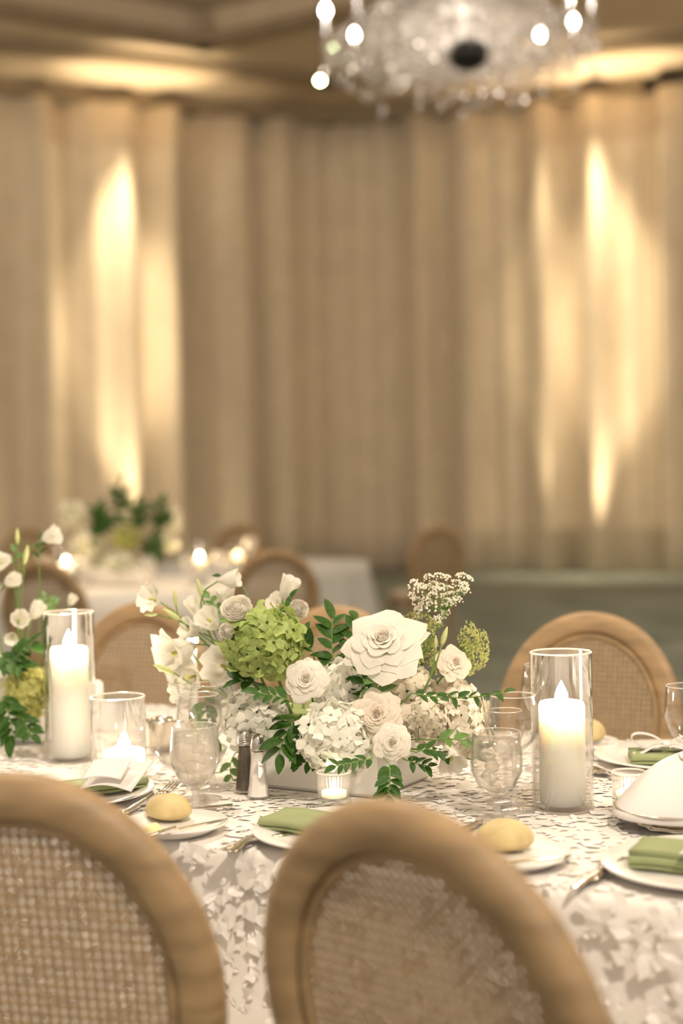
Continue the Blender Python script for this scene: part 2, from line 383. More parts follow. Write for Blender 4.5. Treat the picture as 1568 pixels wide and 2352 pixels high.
def make_chair():
    t = thing('dining_chair', 'x', 'chair')
    back = Matrix.Translation(CB) @ Matrix.Rotation(LEAN, 4, 'X') @ Matrix.Translation((0, 0, HH + .025))
    put('back_frame', mk('back_frame', ellipse_frame(HW, HH, .052, .034), M['wood']), t, mat4=back)
    bead = put('inner_bead', mk('inner_bead', ellipse_frame(HW - .033, HH - .033, .012, .016, 48), M['wood']), t, mat4=back)
    c = put('cane_panel', mk('cane_panel', cane_vf(HW - .027, HH - .027), M['cane'], False), t, mat4=back); c['kind'] = 'stuff'
    for s in (-1, 1):
        obj('back_post', tube([(s * .17, -.20, .44), (s * .165, -.238, .50), (s * .155, -.262, .58)], .017, .016, 8), M['wood'], t)
    obj('seat_frame', xf(lathe([(0, .405), (.235, .405), (.242, .412), (.242, .452), (.235, .458), (0, .458)], 40), Matrix.Diagonal((1.0, .95, 1, 1))), M['wood'], t)
    obj('seat', xf(lathe([(0, .452), (.222, .452), (.230, .468), (.222, .490), (.18, .503), (.1, .510), (0, .512)], 40), Matrix.Diagonal((1.0, .95, 1, 1))), M['seat'], t)
    for sx in (-1, 1):
        for sy, yy in ((1, .165), (-1, -.165)):
            obj('leg', xf(lathe([(.012, 0), (.013, .02), (.016, .06), (.021, .34), (.024, .36), (.018, .37), (.026, .385), (.026, .42)], 12), Matrix.Translation((sx * .165, yy, 0))), M['wood'], t)
    return t
ctop = CB + Matrix.Rotation(LEAN, 3, 'X') @ Vector((0, 0, 2 * HH + .051))   # top of the oval in the chair's own frame
chair0 = make_chair(); first = [True]
def chair(px, py, yaw, label, group, ztop=None):
    z = ctop.z if ztop is None else ztop
    p = on(px, py, z)
    o = chair0 if first[0] else copy_tree(chair0); first[0] = False
    r = Matrix.Rotation(yaw, 4, 'Z'); base = p - (r @ ctop)
    o.location = (base.x, base.y, 0); o.rotation_euler = (0, 0, yaw); setprops(o, label, 'chair', group); return o
G = 'oval cane-back dining chairs'
chair(905, 1843, -math.radians(42), 'large blurred oval cane-back chair in the foreground, fully in frame at bottom centre', G)
chair(28, 1780, -math.radians(14), 'large cane-back chair in the foreground cut off by the left edge', G)
chair(1362, 1405, PI - math.radians(30), 'oak cane-back chair across the table behind the right hurricane candle', G)
chair(776, 1390, PI - math.radians(27), 'far-side oak chair mostly hidden behind the centre flower arrangement', G)
chair(335, 1383, PI - math.radians(24), 'far-side oak chair behind the left goblets and short candle', G)
G2 = 'chairs around the background tables'
chair(88, 1287, -math.radians(20), 'blurred background chair behind the left edge flowers', G2)
chair(632, 1262, -math.radians(-12), 'blurred dark oval chair back above the green hydrangea', G2)
chair(1008, 1208, -math.radians(-22), 'blurred dark chair standing behind the lace flower', G2)
chair(550, 1203, PI - math.radians(20), 'small far chair at the back of the distant tables', G2)
chair(60, 1213, PI + math.radians(25), 'small far chair behind the left edge flower buds', G2)

# ------------------------------------------------------------------ flowers
def petal_fn(R0, phi0, o, wid, H, curl, point, zb=-.25, j=0):
    def fn(s, t):
        s2 = s * 2 - 1
        ww = wid * (.35 + .65 * math.sin(min(1, t * 1.25) * PI / 2))
        tip = 1 - (.16 if not point else .10) * abs(s2) ** 2.2 + (point * max(0, 1 - abs(s2) * 2.2) if point else 0)
        tt = t * tip
        rho = .06 + (R0 + (.75 * o) * .35) * math.sin(min(1, tt * 1.0) * PI / 2) ** 1.15 + o * .50 * tt ** 1.6
        z = zb + (H - zb) * math.sin(min(1.1, tt) * PI / 2 * .95)
        if tt > .68:
            c = (tt - .68) / .32; rho += curl * .20 * c * c; z -= curl * .17 * c * c
        rho *= 1 - .05 * s2 * s2 * (1 - o) + .05 * math.sin(s2 * 3 + j) * t
        z += .035 * math.sin(s2 * 4 + j * 2) * t * o - .06 * o * s2 * s2 * t
        a = phi0 + s2 * ww
        return (rho * math.cos(a), rho * math.sin(a), z)
    return fn
def rose_template(seed, mat, full=1.0, point=.07):
    rs = random.Random(seed); out = []
    rings = [(3, .0, .0, 1.3, .56, -.2), (3, .05, .0, 1.25, .60, -.1), (4, .11, .02, 1.05, .61, .1), (5, .18, .06, .88, .60, .3), (5, .24, .16, .82, .56, .5), (6, .29, .30, .70, .48, .8), (6, .31, .55, .66, .36, 1.0), (7, .32, .84, .60, .22, 1.2), (6, .33, .95, .55, .06, 1.1)]
    off = 0
    for k, (n, R0, o, wd, H, cu) in enumerate(rings):
        off += .7
        for i in range(n):
            ph = off + 2 * PI * i / n + rs.uniform(-.14, .14)
            out.append(mk('petal', grid(petal_fn(R0 * .97, ph, o * full * rs.uniform(.85, 1.12), wd, H + rs.uniform(-.05, .04), cu * rs.uniform(.7, 1.25), point * rs.uniform(.4, 1.5) if k >= 6 else 0, j=rs.uniform(0, 6)), 6, 6), mat))
    return out
HEART_FILL = {m: mk('heart_filler', lathe([(.0001, .50), (.05, .49), (.12, .40), (.24, .32), (.38, .20), (.50, .02), (.45, -.15), (.2, -.28), (.0001, -.3)], 14), M[m]) for m in ('rose', 'creamrose')}  # rose centre, widened into an added filler that lightens gaps between petals
ROSE = {('a', 'w'): rose_template(1, M['rose']), ('b', 'w'): rose_template(2, M['rose'], .72, .015), ('a', 'c'): rose_template(3, M['creamrose'], 1.0, .05), ('b', 'c'): rose_template(4, M['creamrose'], .75, .03)}
def ran_template(seed, mat):
    rs = random.Random(seed); out = []
    for k in range(8):
        n = 4 + k // 2; R0 = .03 + .075 * k
        for i in range(n):
            out.append(mk('petal', grid(petal_fn(R0, k * .8 + 2 * PI * i / n + rs.uniform(-.1, .1), .05 + .02 * k, 2.4 / n + .35, .62 - .055 * k, -.35 + .1 * (k > 6), 0, j=rs.uniform(0, 6)), 5, 5), mat))
    return out
RAN = ran_template(5, M['rose'])
def lis_template(seed, mat, flare, closed=0):
    rs = random.Random(seed); out = []
    for k in range(6):
        ph = 2 * PI * k / 6 + rs.uniform(-.1, .1); inner = k % 2
        def fn(s, t, ph=ph, inner=inner, q_=rs.uniform(0, 6)):
            s2 = s * 2 - 1; ww = .75 * (.55 + .45 * math.sin(min(1, t * 1.3) * PI / 2))
            tp = t * (1 - .14 * abs(s2) ** 2)
            rho = .05 + (.50 - .05 * inner) * math.sin(min(1, tp * 1.5) * PI / 2) - closed * .3 * tp ** 2
            if tp > .65: rho += flare * (tp - .65) * (1 + .25 * math.sin(s2 * 5 + q_))
            z = -1.0 + 1.55 * tp - flare * .35 * max(0, tp - .75)
            return (rho * math.cos(ph + s2 * ww), rho * math.sin(ph + s2 * ww), z)
        out.append(mk('petal', grid(fn, 5, 6), mat))
    return out
LIS = {'open': lis_template(1, M['lis'], 1.5), 'cup': lis_template(2, M['lis'], .7), 'tube': lis_template(3, M['lis'], .35, .12)}
CALYX = mk('calyx', join(*[grid(lambda s, t, k=k: ((.06 + .10 * t + .05 * t * t) * math.cos(k * 1.257 + (s - .5) * 1.0 * (1 - t)), (.06 + .10 * t + .05 * t * t) * math.sin(k * 1.257 + (s - .5) * 1.0 * (1 - t)), -1.02 + .55 * t), 2, 3) for k in range(5)]), M['stem'])
SEPAL = mk('sepals', join(*[grid(lambda s, t, k=k: ((.10 + .42 * t) * math.cos(k * 1.257 + (s - .5) * .9 * (1 - t)), (.10 + .42 * t) * math.sin(k * 1.257 + (s - .5) * .9 * (1 - t)), -.28 - .10 * t * t), 2, 3) for k in range(5)]), M['leaflight'])
def floret_vf(seed):
    rs = random.Random(seed); parts = []
    for k in range(4):
        ph = k * PI / 2 + rs.uniform(-.12, .12); bend = rs.uniform(.0, .35)
        def fn(s, t, ph=ph, bend=bend):
            s2 = s * 2 - 1; r = .08 + .46 * t; wv = .30 * math.sin(min(1, t * 1.25 + .12) * PI * .62) * s2 * (1 - .15 * t)
            z = bend * t * t * .5 - .10 * s2 * s2 * t + .05
            return (r * math.cos(ph) - wv * math.sin(ph), r * math.sin(ph) + wv * math.cos(ph), z)
        parts.append(grid(fn, 2, 3))
    return join(*parts)
FLV = [floret_vf(k) for k in range(5)]
FLORET = {m: [mk('floret', v, M[m]) for v in FLV] for m in ('hyd', 'hydcream', 'hydgreen', 'hydlime')}
HCORE = mk('stalk_cluster', ball(.70, .70, .62, 14, 8), M['core'])

class Planter: pass
def face_mat(p, face, R, spin):
    q_ = Vector(face).normalized().to_track_quat('Z', 'Y').to_matrix().to_4x4()
    return Matrix.Translation(p) @ q_ @ Matrix.Rotation(spin, 4, 'Z') @ Matrix.Scale(R, 4)
def root_point(p, pl):
    d = Vector((p.x, p.y, 0)) - pl.c; t = max(-pl.hl, min(pl.hl, d.dot(U))); s = max(-pl.hw, min(pl.hw, d.dot(N)))
    b = pl.c + U * t * .75 + N * s * .6; return Vector((b.x, b.y, pl.zin))
def add_stem(t, mw, start_local, pl, r=.0022, bend=None):
    a = mw @ Vector(start_local); ax = (mw.to_3x3() @ Vector((0, 0, -1))).normalized(); b = root_point(a, pl); L = (a - b).length
    path = bez(a, a + ax * L * .35 + Vector((0, 0, -.02)), b, 8); inv = mw.inverted(); sc = mw.to_scale().x
    obj('stem', tube([inv @ p for p in path], r / sc, r / sc, 6), M['stem'], t)
def flower(kind, px, py, D, rpx, face, label, cat, group, pl, var='a', col='w', spin=None):
    p = at(px, py, D); R = rpx * D / FPX * (.82 if kind == 'rose' else 1); mw = face_mat(p, face, R, rnd(0, 6) if spin is None else spin)
    t = thing(kind, label, cat, group=group, mat4=mw)
    if kind == 'rose':
        for me in ROSE[(var, col)]: put('petal', me, t)
        put('heart_filler', HEART_FILL['rose' if col == 'w' else 'creamrose'], t); put('sepals', SEPAL, t); add_stem(t, mw, (0, 0, -.25), pl)
    elif kind == 'ranunculus':
        for me in RAN: put('petal', me, t)
        put('heart_filler', HEART_FILL['rose'], t, (0, 0, .06), scale=(1.1, 1.1, 1))
        put('sepals', SEPAL, t); add_stem(t, mw, (0, 0, -.25), pl)
    elif kind == 'lisianthus':
        for me in LIS[var]: put('petal', me, t)
        put('calyx', CALYX, t)
        if var != 'tube': obj('stamens', tube([(0, 0, -.6), (0, 0, -.1), (.03, 0, .12)], .07, .10, 6), M['eyes'], t)
        add_stem(t, mw, (0, 0, -1.0), pl, .0016)
    return t
def hydrangea(px, py, D, rx, ry, label, pl, mat='hyd', n=70, face=(0, -1, .5), group='hydrangea heads', stem=True):
    p = at(px, py, D); s = D / FPX; R = max(rx, ry) * s
    mw = Matrix.Translation(p) @ Matrix.Diagonal((rx * s, (rx + ry) / 2 * s, ry * s, 1))
    t = thing('hydrangea', label, 'flower', group=group, mat4=mw)
    put('stalk_cluster', HCORE, t)
    fs = .035 / R * (R / .06) ** .35; n = int(n * 1.3)
    for k in range(n):
        z = 1 - 2 * (k + .5) / n; a = k * 2.39996 + rnd(-.2, .2); r = math.sqrt(max(0, 1 - z * z)); d = Vector((r * math.cos(a), r * math.sin(a), z))
        if d.y > .75: continue
        dd = (d + Vector((rnd(-.5, .5), rnd(-.5, .5), rnd(-.5, .5)))).normalized()
        m = Matrix.Translation(d * rnd(.78, 1.04)) @ dd.to_track_quat('Z', 'Y').to_matrix().to_4x4() @ Matrix.Rotation(rnd(0, 6), 4, 'Z') @ Matrix.Scale(fs * rnd(.85, 1.2), 4)
        put('floret', random.choice(FLORET[mat]), t, mat4=m)
    if stem:
        m2 = Matrix.Translation(p) @ Matrix.Scale(R, 4); b = root_point(p, pl); inv = mw.inverted()
        obj('stem', tube([inv @ v for v in bez(p, (p + b) / 2 + Vector((0, .01, 0)), b, 6)], .003 / R, .003 / R, 6), M['stem'], t)
    return t
BUDM = mk('bud', lathe([(.0001, -1), (.10, -.95), (.22, -.55), (.27, -.15), (.22, .35), (.12, .75), (.05, .95), (.0001, 1)], 10), M['bud'])
def budf(px, py, D, lpx, face, label, pl, group='lisianthus buds'):
    p = at(px, py, D); R = lpx * D / FPX; mw = face_mat(p, face, R, rnd(0, 6)); t = thing('lisianthus_bud', label, 'flower bud', group=group, mat4=mw)
    put('bud', BUDM, t); put('calyx', CALYX, t); add_stem(t, mw, (0, 0, -.95), pl, .0014); return t
def leaf_vf(wd, fold, droop):
    def fn(s, t):
        s2 = s * 2 - 1; ww = wd * math.sin(PI * (t ** .8) * .98 + .02) ** .8 * (1 if t < .999 else 0)
        return (s2 * ww, t, fold * abs(s2) * ww - droop * t * t)
    return grid(fn, 2, 6)
LEAF = {m: [mk('leaf', leaf_vf(w_, f_, d_), M[m]) for w_, f_, d_ in ((.24, .4, .10), (.27, .3, .25), (.21, .5, .0), (.25, .35, .4))] for m in ('leaf', 'leaflight')}
def sprig(pts, ln, label, pl, n=9, mat='leaf', spread=1.0, flat=(0, -.6, .8), stem_to=True, group='greenery sprigs', start=.0, cat='foliage'):
    """pts: (px, py, D) from root end to tip; ln: leaf length in px"""
    P = [at(*p) for p in pts]
    if len(P) == 2: P = bez(P[0], (P[0] + P[1]) / 2 + Vector((0, 0, .008)), P[1], 6)
    elif len(P) == 3: P = bez(P[0], P[1] * 2 - (P[0] + P[2]) / 2, P[2], 9)
    t = thing('foliage_sprig', label, cat, tuple(P[0]), 0, group); o = P[0]
    path = [p - o for p in P]; full = path
    if stem_to: b = root_point(P[0], pl); full = bez(b - o, (b - o) / 2 + Vector((0, .01, .01)), (0, 0, 0), 5)[:-1] + path
    obj('stem', tube(full, .0016, .0009, 5), M['stem'], t)
    Dm = pts[0][2]; L = ln * Dm / FPX; fl = Vector(flat).normalized()
    for k in range(n):
        f = start + (1 - start) * (k + .6) / n; x = f * (len(path) - 1); i = min(int(x), len(path) - 2); q_ = path[i].lerp(path[i + 1], x - i)
        d = (path[i + 1] - path[i]).normalized(); side = d.cross(fl).normalized() * (1 if k % 2 else -1)
        dirn = (d * (.75 if k < n - 1 else 2) + side * spread * rnd(.7, 1.1) + fl * rnd(-.25, .35)).normalized()
        zz = (fl + Vector((rnd(-.35, .35), rnd(-.35, .35), rnd(-.35, .35)))).normalized(); xx = dirn.cross(zz).normalized(); zz = xx.cross(dirn)
        l = L * rnd(.8, 1.15)
        m = Matrix(((xx.x, dirn.x, zz.x, q_.x), (xx.y, dirn.y, zz.y, q_.y), (xx.z, dirn.z, zz.z, q_.z), (0, 0, 0, 1))) @ Matrix.Scale(l, 4)
        put('leaf', random.choice(LEAF[mat]), t, mat4=m)
    return t
def umbel_cluster(n, r, br, flat=.45):
    parts = []
    for _ in range(n):
        a = rnd(0, 2 * PI); q_ = math.sqrt(rnd(0, 1)) * r; x, y = q_ * math.cos(a), q_ * math.sin(a); z = -flat * (x * x + y * y) / r + rnd(-.1, .1) * r
        b = br * rnd(.7, 1.3); v = [(x + b, y, z), (x - b, y, z), (x, y + b, z), (x, y - b, z), (x, y, z + b), (x, y, z - b)]
        parts.append((v, [(0, 2, 4), (2, 1, 4), (1, 3, 4), (3, 0, 4), (2, 0, 5), (1, 2, 5), (3, 1, 5), (0, 3, 5)]))
    return join(*parts)
UMB = [mk('umbellet', umbel_cluster(26, .0105, .0021), M['lace'], False) for _ in range(4)]
UMBG = [mk('umbellet', umbel_cluster(30, .011, .0016), M['lacegreen'], False) for _ in range(4)]
def lace(px, py, D, heads, hubpx, label, pl, meshes, sc=1.0):
    hub = at(*hubpx, D); t = thing('lace_flower', label, 'flower', tuple(hub), 0, 'lace flower umbels')
    b = root_point(hub, pl)
    obj('stem', tube([v - hub for v in bez(hub, (hub + b) / 2 + Vector((.01, .02, .03)), b, 7)], .0018, .0022, 6), M['stem'], t)
    for hx, hy in heads:
        p = at(hx, hy, D + rnd(-.045, .045)) - hub
        obj('ray', tube(bez((0, 0, 0), p * .5 + Vector((0, 0, -.006)), p, 4), .0007, .0006, 4), M['stem'], t)
        d = (p.normalized() + Vector((rnd(-.3, .3), -.7 + rnd(-.3, .3), .3))).normalized()
        m = Matrix.Translation(p) @ d.to_track_quat('Z', 'Y').to_matrix().to_4x4() @ Matrix.Scale(sc * rnd(.8, 1.15), 4)
        u = put('umbellet', random.choice(meshes), t, mat4=m); u['kind'] = 'stuff'
    return t

# planters
def planter(corner, hl, hw, h, label):
    pl = Planter(); c = corner - U * hl + N * hw; pl.c = Vector((c.x, c.y, 0)); pl.hl, pl.hw, pl.zin = hl * .85, hw * .8, ZT + h - .035
    t = thing('planter', label, 'planter', (c.x, c.y, ZT), -TH)
    b = .006; out = rbox(hl, hw, .002, h, b); obj('box', out, M['planter'], t, smooth=False)
    V = [(-hl + .012, -hw + .012, h + .002), (hl - .012, -hw + .012, h + .002), (hl - .012, hw - .012, h + .002), (-hl + .012, hw - .012, h + .002)]
    obj('foam', join(box(-hl + .012, hl - .012, -hw + .012, hw - .012, h - .03, h + .02)), M['core'], t, smooth=False)
    keep.append((c.x, c.y, -1)); pl.corners = (c, hl, hw)
    return pl
PL1 = planter(on(868, 1838), .14, .105, .115, 'low white rectangular planter holding the centre flower arrangement')
PL2 = planter(on(95, 1712), .14, .105, .115, 'white planter at the left edge beside the tall candle')

F_ = lambda *a, **k: flower(*a, **k)
toward = (0, -1, .25)
g = 'white roses of the centre arrangement'
F_('rose', 880, 1478, 2.56, 86, (-.12, -.80, .62), 'largest white rose with pointed petals at the top of the centre arrangement', 'flower', g, PL1, 'a', 'w', .4)
F_('rose', 703, 1563, 2.56, 58, (-.05, -1, .35), 'round white rose under the green hydrangea', 'flower', g, PL1, 'b', 'w')
F_('rose', 866, 1642, 2.53, 55, (-.15, -1, .25), 'white garden rose with brown centre, upper of the two low front roses', 'flower', g, PL1, 'a', 'c')
F_('rose', 900, 1706, 2.49, 50, (-.05, -1, .1), 'white garden rose lowest at the front above the hanging sprig', 'flower', g, PL1, 'b', 'w')
F_('rose', 1042, 1524, 2.62, 46, (.35, -.9, .35), 'small white rose below the two buds on the right side', 'flower', g, PL1, 'b', 'c')
F_('rose', 1040, 1583, 2.66, 42, (.15, -.6, .8), 'half hidden cream rose above the right trailing vine', 'flower', g, PL1, 'a', 'c')
F_('rose', 938, 1652, 2.58, 40, (.2, -1, .1), 'partly open cream rose between garden roses and right hydrangea', 'flower', g, PL1, 'b', 'c')
F_('lisianthus', 1035, 1742, 2.50, 46, (.15, -.75, -.65), 'drooping white bell flower at the lower right of the centre arrangement', 'flower', 'lisianthus blooms', PL1, 'cup')
hydrangea(605, 1474, 2.62, 88, 80, 'large green hydrangea head in the centre arrangement', PL1, 'hydgreen', 95)
hydrangea(768, 1690, 2.53, 82, 72, 'big white hydrangea low in the middle, left of the garden roses', PL1, 'hyd', 95)
hydrangea(790, 1582, 2.64, 58, 62, 'white hydrangea between the round rose and the large rose', PL1, 'hyd', 70)
hydrangea(590, 1650, 2.70, 76, 72, 'soft white hydrangea behind the salt shaker', PL1, 'hyd', 85)
hydrangea(935, 1583, 2.66, 54, 48, 'small white hydrangea under the largest rose', PL1, 'hydcream', 60)
hydrangea(1062, 1655, 2.60, 56, 76, 'cream hydrangea at the right end above the bell flower', PL1, 'hydcream', 80)
hydrangea(985, 1655, 2.57, 44, 52, 'cream hydrangea right beside the garden roses', PL1, 'hydcream', 55)
hydrangea(815, 1745, 2.60, 40, 36, 'small white hydrangea peeking behind the low middle leaves', PL1, 'hyd', 40)
hydrangea(610, 1728, 2.72, 52, 34, 'low white hydrangea drooping over the planter by the salt shaker', PL1, 'hyd', 45)
g = 'ranunculus blooms'
F_('ranunculus', 545, 1404, 2.60, 52, (-.1, -.75, .65), 'round white ranunculus on the green hydrangea', 'flower', g, PL1)
F_('ranunculus', 522, 1448, 2.58, 27, (-.2, -1, -.1), 'small closed ranunculus under the round ranunculus', 'flower', g, PL1)
F_('ranunculus', 683, 1400, 2.70, 34, (.3, -.9, .1), 'white bloom leaning right behind the green hydrangea', 'flower', g, PL1)
g = 'lisianthus blooms'
for px, py, D, r, fc, v, lb in (
    (347, 1376, 2.80, 24, (-.55, -.8, .3), 'open', 'open white lisianthus at the far upper left tip of the centre arrangement'),
    (532, 1330, 2.78, 25, (.95, -.25, .15), 'tube', 'white lisianthus lying sideways at the top left of the centre arrangement'),
    (664, 1345, 2.74, 28, (.45, -.2, .9), 'tube', 'single tulip-shaped lisianthus pointing up above the green hydrangea'),
    (640, 1392, 2.76, 28, (-.5, -.7, .4), 'cup', 'white lisianthus just left of the leaning bloom'),
    (449, 1392, 2.82, 27, (-.3, -.5, .8), 'tube', 'slim white lisianthus under the tallest left bud'),
    (480, 1424, 2.76, 29, (-.4, -.7, .6), 'cup', 'white lisianthus beside the round ranunculus'),
    (436, 1446, 2.80, 27, (-.8, -.5, .3), 'cup', 'jagged white lisianthus left of the ranunculus pair'),
    (402, 1500, 2.78, 44, (-.75, -.6, -.25), 'open', 'biggest white lisianthus, hanging at the left end of the centre arrangement'),
    (432, 1556, 2.78, 34, (-.5, -.85, .0), 'open', 'white lisianthus above the rear wine glass rim'),
    (512, 1530, 2.74, 36, (-.2, -.95, .25), 'open', 'white lisianthus beneath the green hydrangea, above the wine glass'),
    (518, 1372, 2.84, 26, (.0, -.3, 1), 'tube', 'pale lisianthus standing behind the round ranunculus'),
    (420, 1590, 2.80, 24, (-.5, -.9, -.3), 'open', 'lowest left white lisianthus at the wine glass rim')):
    F_('lisianthus', px, py, D, r * 1.38, fc, lb, 'flower', g, PL1, v)
for px, py, D, l, fc, lb in (
    (459, 1352, 2.80, 24, (-.25, 0, 1), 'tall pale green bud at the upper left of the centre arrangement'),
    (402, 1373, 2.82, 20, (-.1, 0, 1), 'slim green bud right of the open upper left lisianthus'),
    (395, 1412, 2.80, 26, (-.8, -.1, .55), 'long green bud on the left stem under the open lisianthus'),
    (346, 1412, 2.80, 16, (-1, -.1, 0), 'small yellow green bud pointing left'),
    (376, 1536, 2.76, 26, (-.9, -.1, .4), 'long bright green bud beside the biggest left lisianthus'),
    (1020, 1462, 2.60, 25, (.3, -.2, 1), 'plump pale bud above the small right rose'),
    (1000, 1476, 2.60, 18, (.05, -.2, 1), 'smaller pale bud left of the plump bud')):
    budf(px, py, D, l, fc, lb, PL1)
# greenery of the centre arrangement
sprig([(768, 1545, 2.66), (762, 1480, 2.68), (764, 1420, 2.70)], 52, 'upright dark leafy sprig between the green hydrangea and the largest rose', PL1, 11)
sprig([(790, 1540, 2.66), (808, 1470, 2.68), (818, 1420, 2.70)], 42, 'upright leafy sprig tucked against the left side of the largest rose', PL1, 9)
sprig([(720, 1500, 2.70), (705, 1480, 2.70), (690, 1452, 2.70)], 42, 'dark leaves at the right edge of the green hydrangea', PL1, 7)
sprig([(672, 1612, 2.50), (630, 1598, 2.49), (590, 1592, 2.48)], 38, 'dark pointed leaves crossing the soft white hydrangea', PL1, 8, stem_to=False)
sprig([(690, 1640, 2.56), (660, 1680, 2.54), (640, 1735, 2.53)], 58, 'dark drooping leaves left of the low middle hydrangea', PL1, 11)
sprig([(700, 1660, 2.58), (690, 1700, 2.56), (690, 1735, 2.56)], 46, 'dark leaves at the left foot of the middle hydrangea', PL1, 8)
sprig([(600, 1570, 2.66), (570, 1565, 2.64), (545, 1560, 2.64)], 60, 'broad dark leaves under the green hydrangea', PL1, 6)
sprig([(858, 1600, 2.60), (866, 1570, 2.56), (870, 1535, 2.54)], 52, 'cupped green leaves under the largest rose', PL1, 6, 'leaflight')
sprig([(850, 1610, 2.60), (838, 1580, 2.60), (830, 1545, 2.60)], 44, 'dark leaves in the gap beneath the largest rose', PL1, 7)
sprig([(893, 1755, 2.44), (895, 1790, 2.41), (890, 1828, 2.40)], 40, 'green sprig hanging over the planter front below the lowest rose', PL1, 13)
sprig([(855, 1742, 2.44), (810, 1752, 2.42), (768, 1760, 2.41)], 28, 'thin trailing sprig just above the centre votive', PL1, 11, spread=.8)
sprig([(955, 1728, 2.47), (990, 1722, 2.47), (1020, 1735, 2.48)], 36, 'dark leaves left of the drooping bell flower', PL1, 8)
sprig([(1000, 1700, 2.50), (1040, 1698, 2.48), (1090, 1706, 2.47)], 40, 'pale green leaves across the right cream hydrangea', PL1, 5, 'leaflight')
sprig([(1085, 1745, 2.50), (1098, 1735, 2.50), (1108, 1720, 2.50)], 38, 'dark leaves beside the right water goblet rim', PL1, 6)
sprig([(945, 1592, 2.50), (1050, 1603, 2.46), (1160, 1590, 2.40)], 30, 'long thin vine trailing right toward the wine glass', PL1, 17, spread=.7)
sprig([(540, 1730, 2.78), (528, 1765, 2.76), (538, 1795, 2.74)], 34, 'small green leaves beside the pepper shaker', PL1, 5, 'leaflight')
sprig([(470, 1600, 2.78), (475, 1640, 2.78), (480, 1690, 2.78)], 48, 'light green leaves seen through the left wine glasses', PL1, 9, 'leaflight')
sprig([(530, 1430, 2.80), (500, 1400, 2.82), (480, 1370, 2.84)], 34, 'grey green leaves among the upper left blooms', PL1, 7, 'leaflight')
sprig([(640, 1420, 2.74), (655, 1395, 2.72), (668, 1370, 2.70)], 28, 'small dark leaves at the foot of the upright lisianthus', PL1, 7)
sprig([(560, 1350, 2.84), (540, 1335, 2.84), (500, 1320, 2.84)], 26, 'tiny dark leaves at the very top of the left blooms', PL1, 5)
sprig([(960, 1540, 2.70), (930, 1570, 2.68), (910, 1600, 2.66)], 44, 'dark leaves behind the small white hydrangea', PL1, 8)
sprig([(750, 1740, 2.56), (720, 1748, 2.55), (690, 1752, 2.54)], 36, 'dark leaves under the middle hydrangea at the planter rim', PL1, 7)
sprig([(930, 1745, 2.50), (960, 1755, 2.49), (985, 1760, 2.49)], 34, 'dark leaves at the planter rim right of the lowest rose', PL1, 7)
# small star flowers
heads = [(945, 1338), (958, 1345), (982, 1323), (1004, 1318), (1026, 1322), (1062, 1318), (1080, 1326), (966, 1352), (980, 1345), (992, 1336), (1010, 1342), (1030, 1345), (1048, 1336), (1064, 1342), (942, 1366), (950, 1380), (975, 1378), (990, 1368), (1008, 1356), (1024, 1362), (1040, 1358), (1060, 1356), (1054, 1372), (1042, 1380), (1024, 1376), (952, 1404), (962, 1392), (988, 1390), (1014, 1392), (1022, 1408), (1002, 1422), (1000, 1352), (1070, 1350)]
lace(0, 0, 2.62, heads, (1026, 1400), 'tall white lace flower umbel standing above the small right rose', PL1, UMB)
hg = [(1050 + 62 * math.cos(a) * k + rnd(-6, 6), 1490 + 52 * math.sin(a) * k + rnd(-5, 5)) for k in (.5, .85, 1.1) for a in [(-1.1 + 2.3 * i / 9) for i in range(16)]]
lace(0, 0, 2.70, hg, (1035, 1500), 'yellow green feathery umbel fanning out at the right above the small rose', PL1, UMBG, 1.25)
hg2 = [(955 + rnd(-42, 55), 1465 + rnd(-55, 75)) for _ in range(30)]
lace(0, 0, 2.68, hg2, (965, 1540), 'bright green feathery umbel directly right of the largest rose', PL1, UMBG, 1.25)

# left arrangement
hydrangea(62, 1592, 3.12, 46, 62, 'lime green hydrangea in the left edge arrangement', PL2, 'hydlime', 70)
hydrangea(10, 1560, 3.22, 50, 50, 'white hydrangea cut off by the left edge', PL2, 'hyd', 60)
for px, py, D, r, fc, v, lb in (
    (118, 1232, 3.30, 26, (.9, -.3, .3), 'cup', 'blurred pink white lisianthus at the top of the left edge arrangement'),
    (28, 1333, 3.20, 24, (.6, -.5, .3), 'tube', 'blurred white lisianthus at the left edge, mid height'),
    (45, 1424, 3.15, 25, (.3, -.8, .3), 'cup', 'blurred white lisianthus left of the tall hurricane rim'),
    (85, 1400, 3.18, 25, (.5, -.3, .8), 'tube', 'pointed white lisianthus touching the tall hurricane glass'),
    (27, 1465, 3.15, 18, (.0, -.9, -.3), 'cup', 'small white lisianthus above the lime green hydrangea'),
    (2, 1292, 3.22, 24, (.3, -.5, .6), 'cup', 'white lisianthus half cut by the left edge'),
    (165, 1378, 3.35, 16, (.4, -.5, .6), 'tube', 'tiny white lisianthus seen above the tall hurricane')):
    F_('lisianthus', px, py, D, r * 1.2, fc, lb, 'flower', 'lisianthus blooms of the left arrangement', PL2, v)
budf(40, 1232, 3.25, 20, (0, 0, 1), 'upright green bud at the top left edge', PL2, 'buds of the left arrangement')
budf(60, 1275, 3.22, 24, (.2, 0, 1), 'yellow green bud below the upright left edge bud', PL2, 'buds of the left arrangement')
sprig([(20, 1560, 3.10), (45, 1500, 3.08), (75, 1480, 3.06)], 46, 'dark leaves above the lime hydrangea', PL2, 10)
sprig([(5, 1600, 3.06), (20, 1640, 3.04), (30, 1690, 3.03)], 52, 'dark ferny leaves hanging at the left edge', PL2, 14)
sprig([(45, 1640, 3.04), (60, 1665, 3.02), (72, 1690, 3.00)], 40, 'dark leaves hanging beside the left planter', PL2, 9)
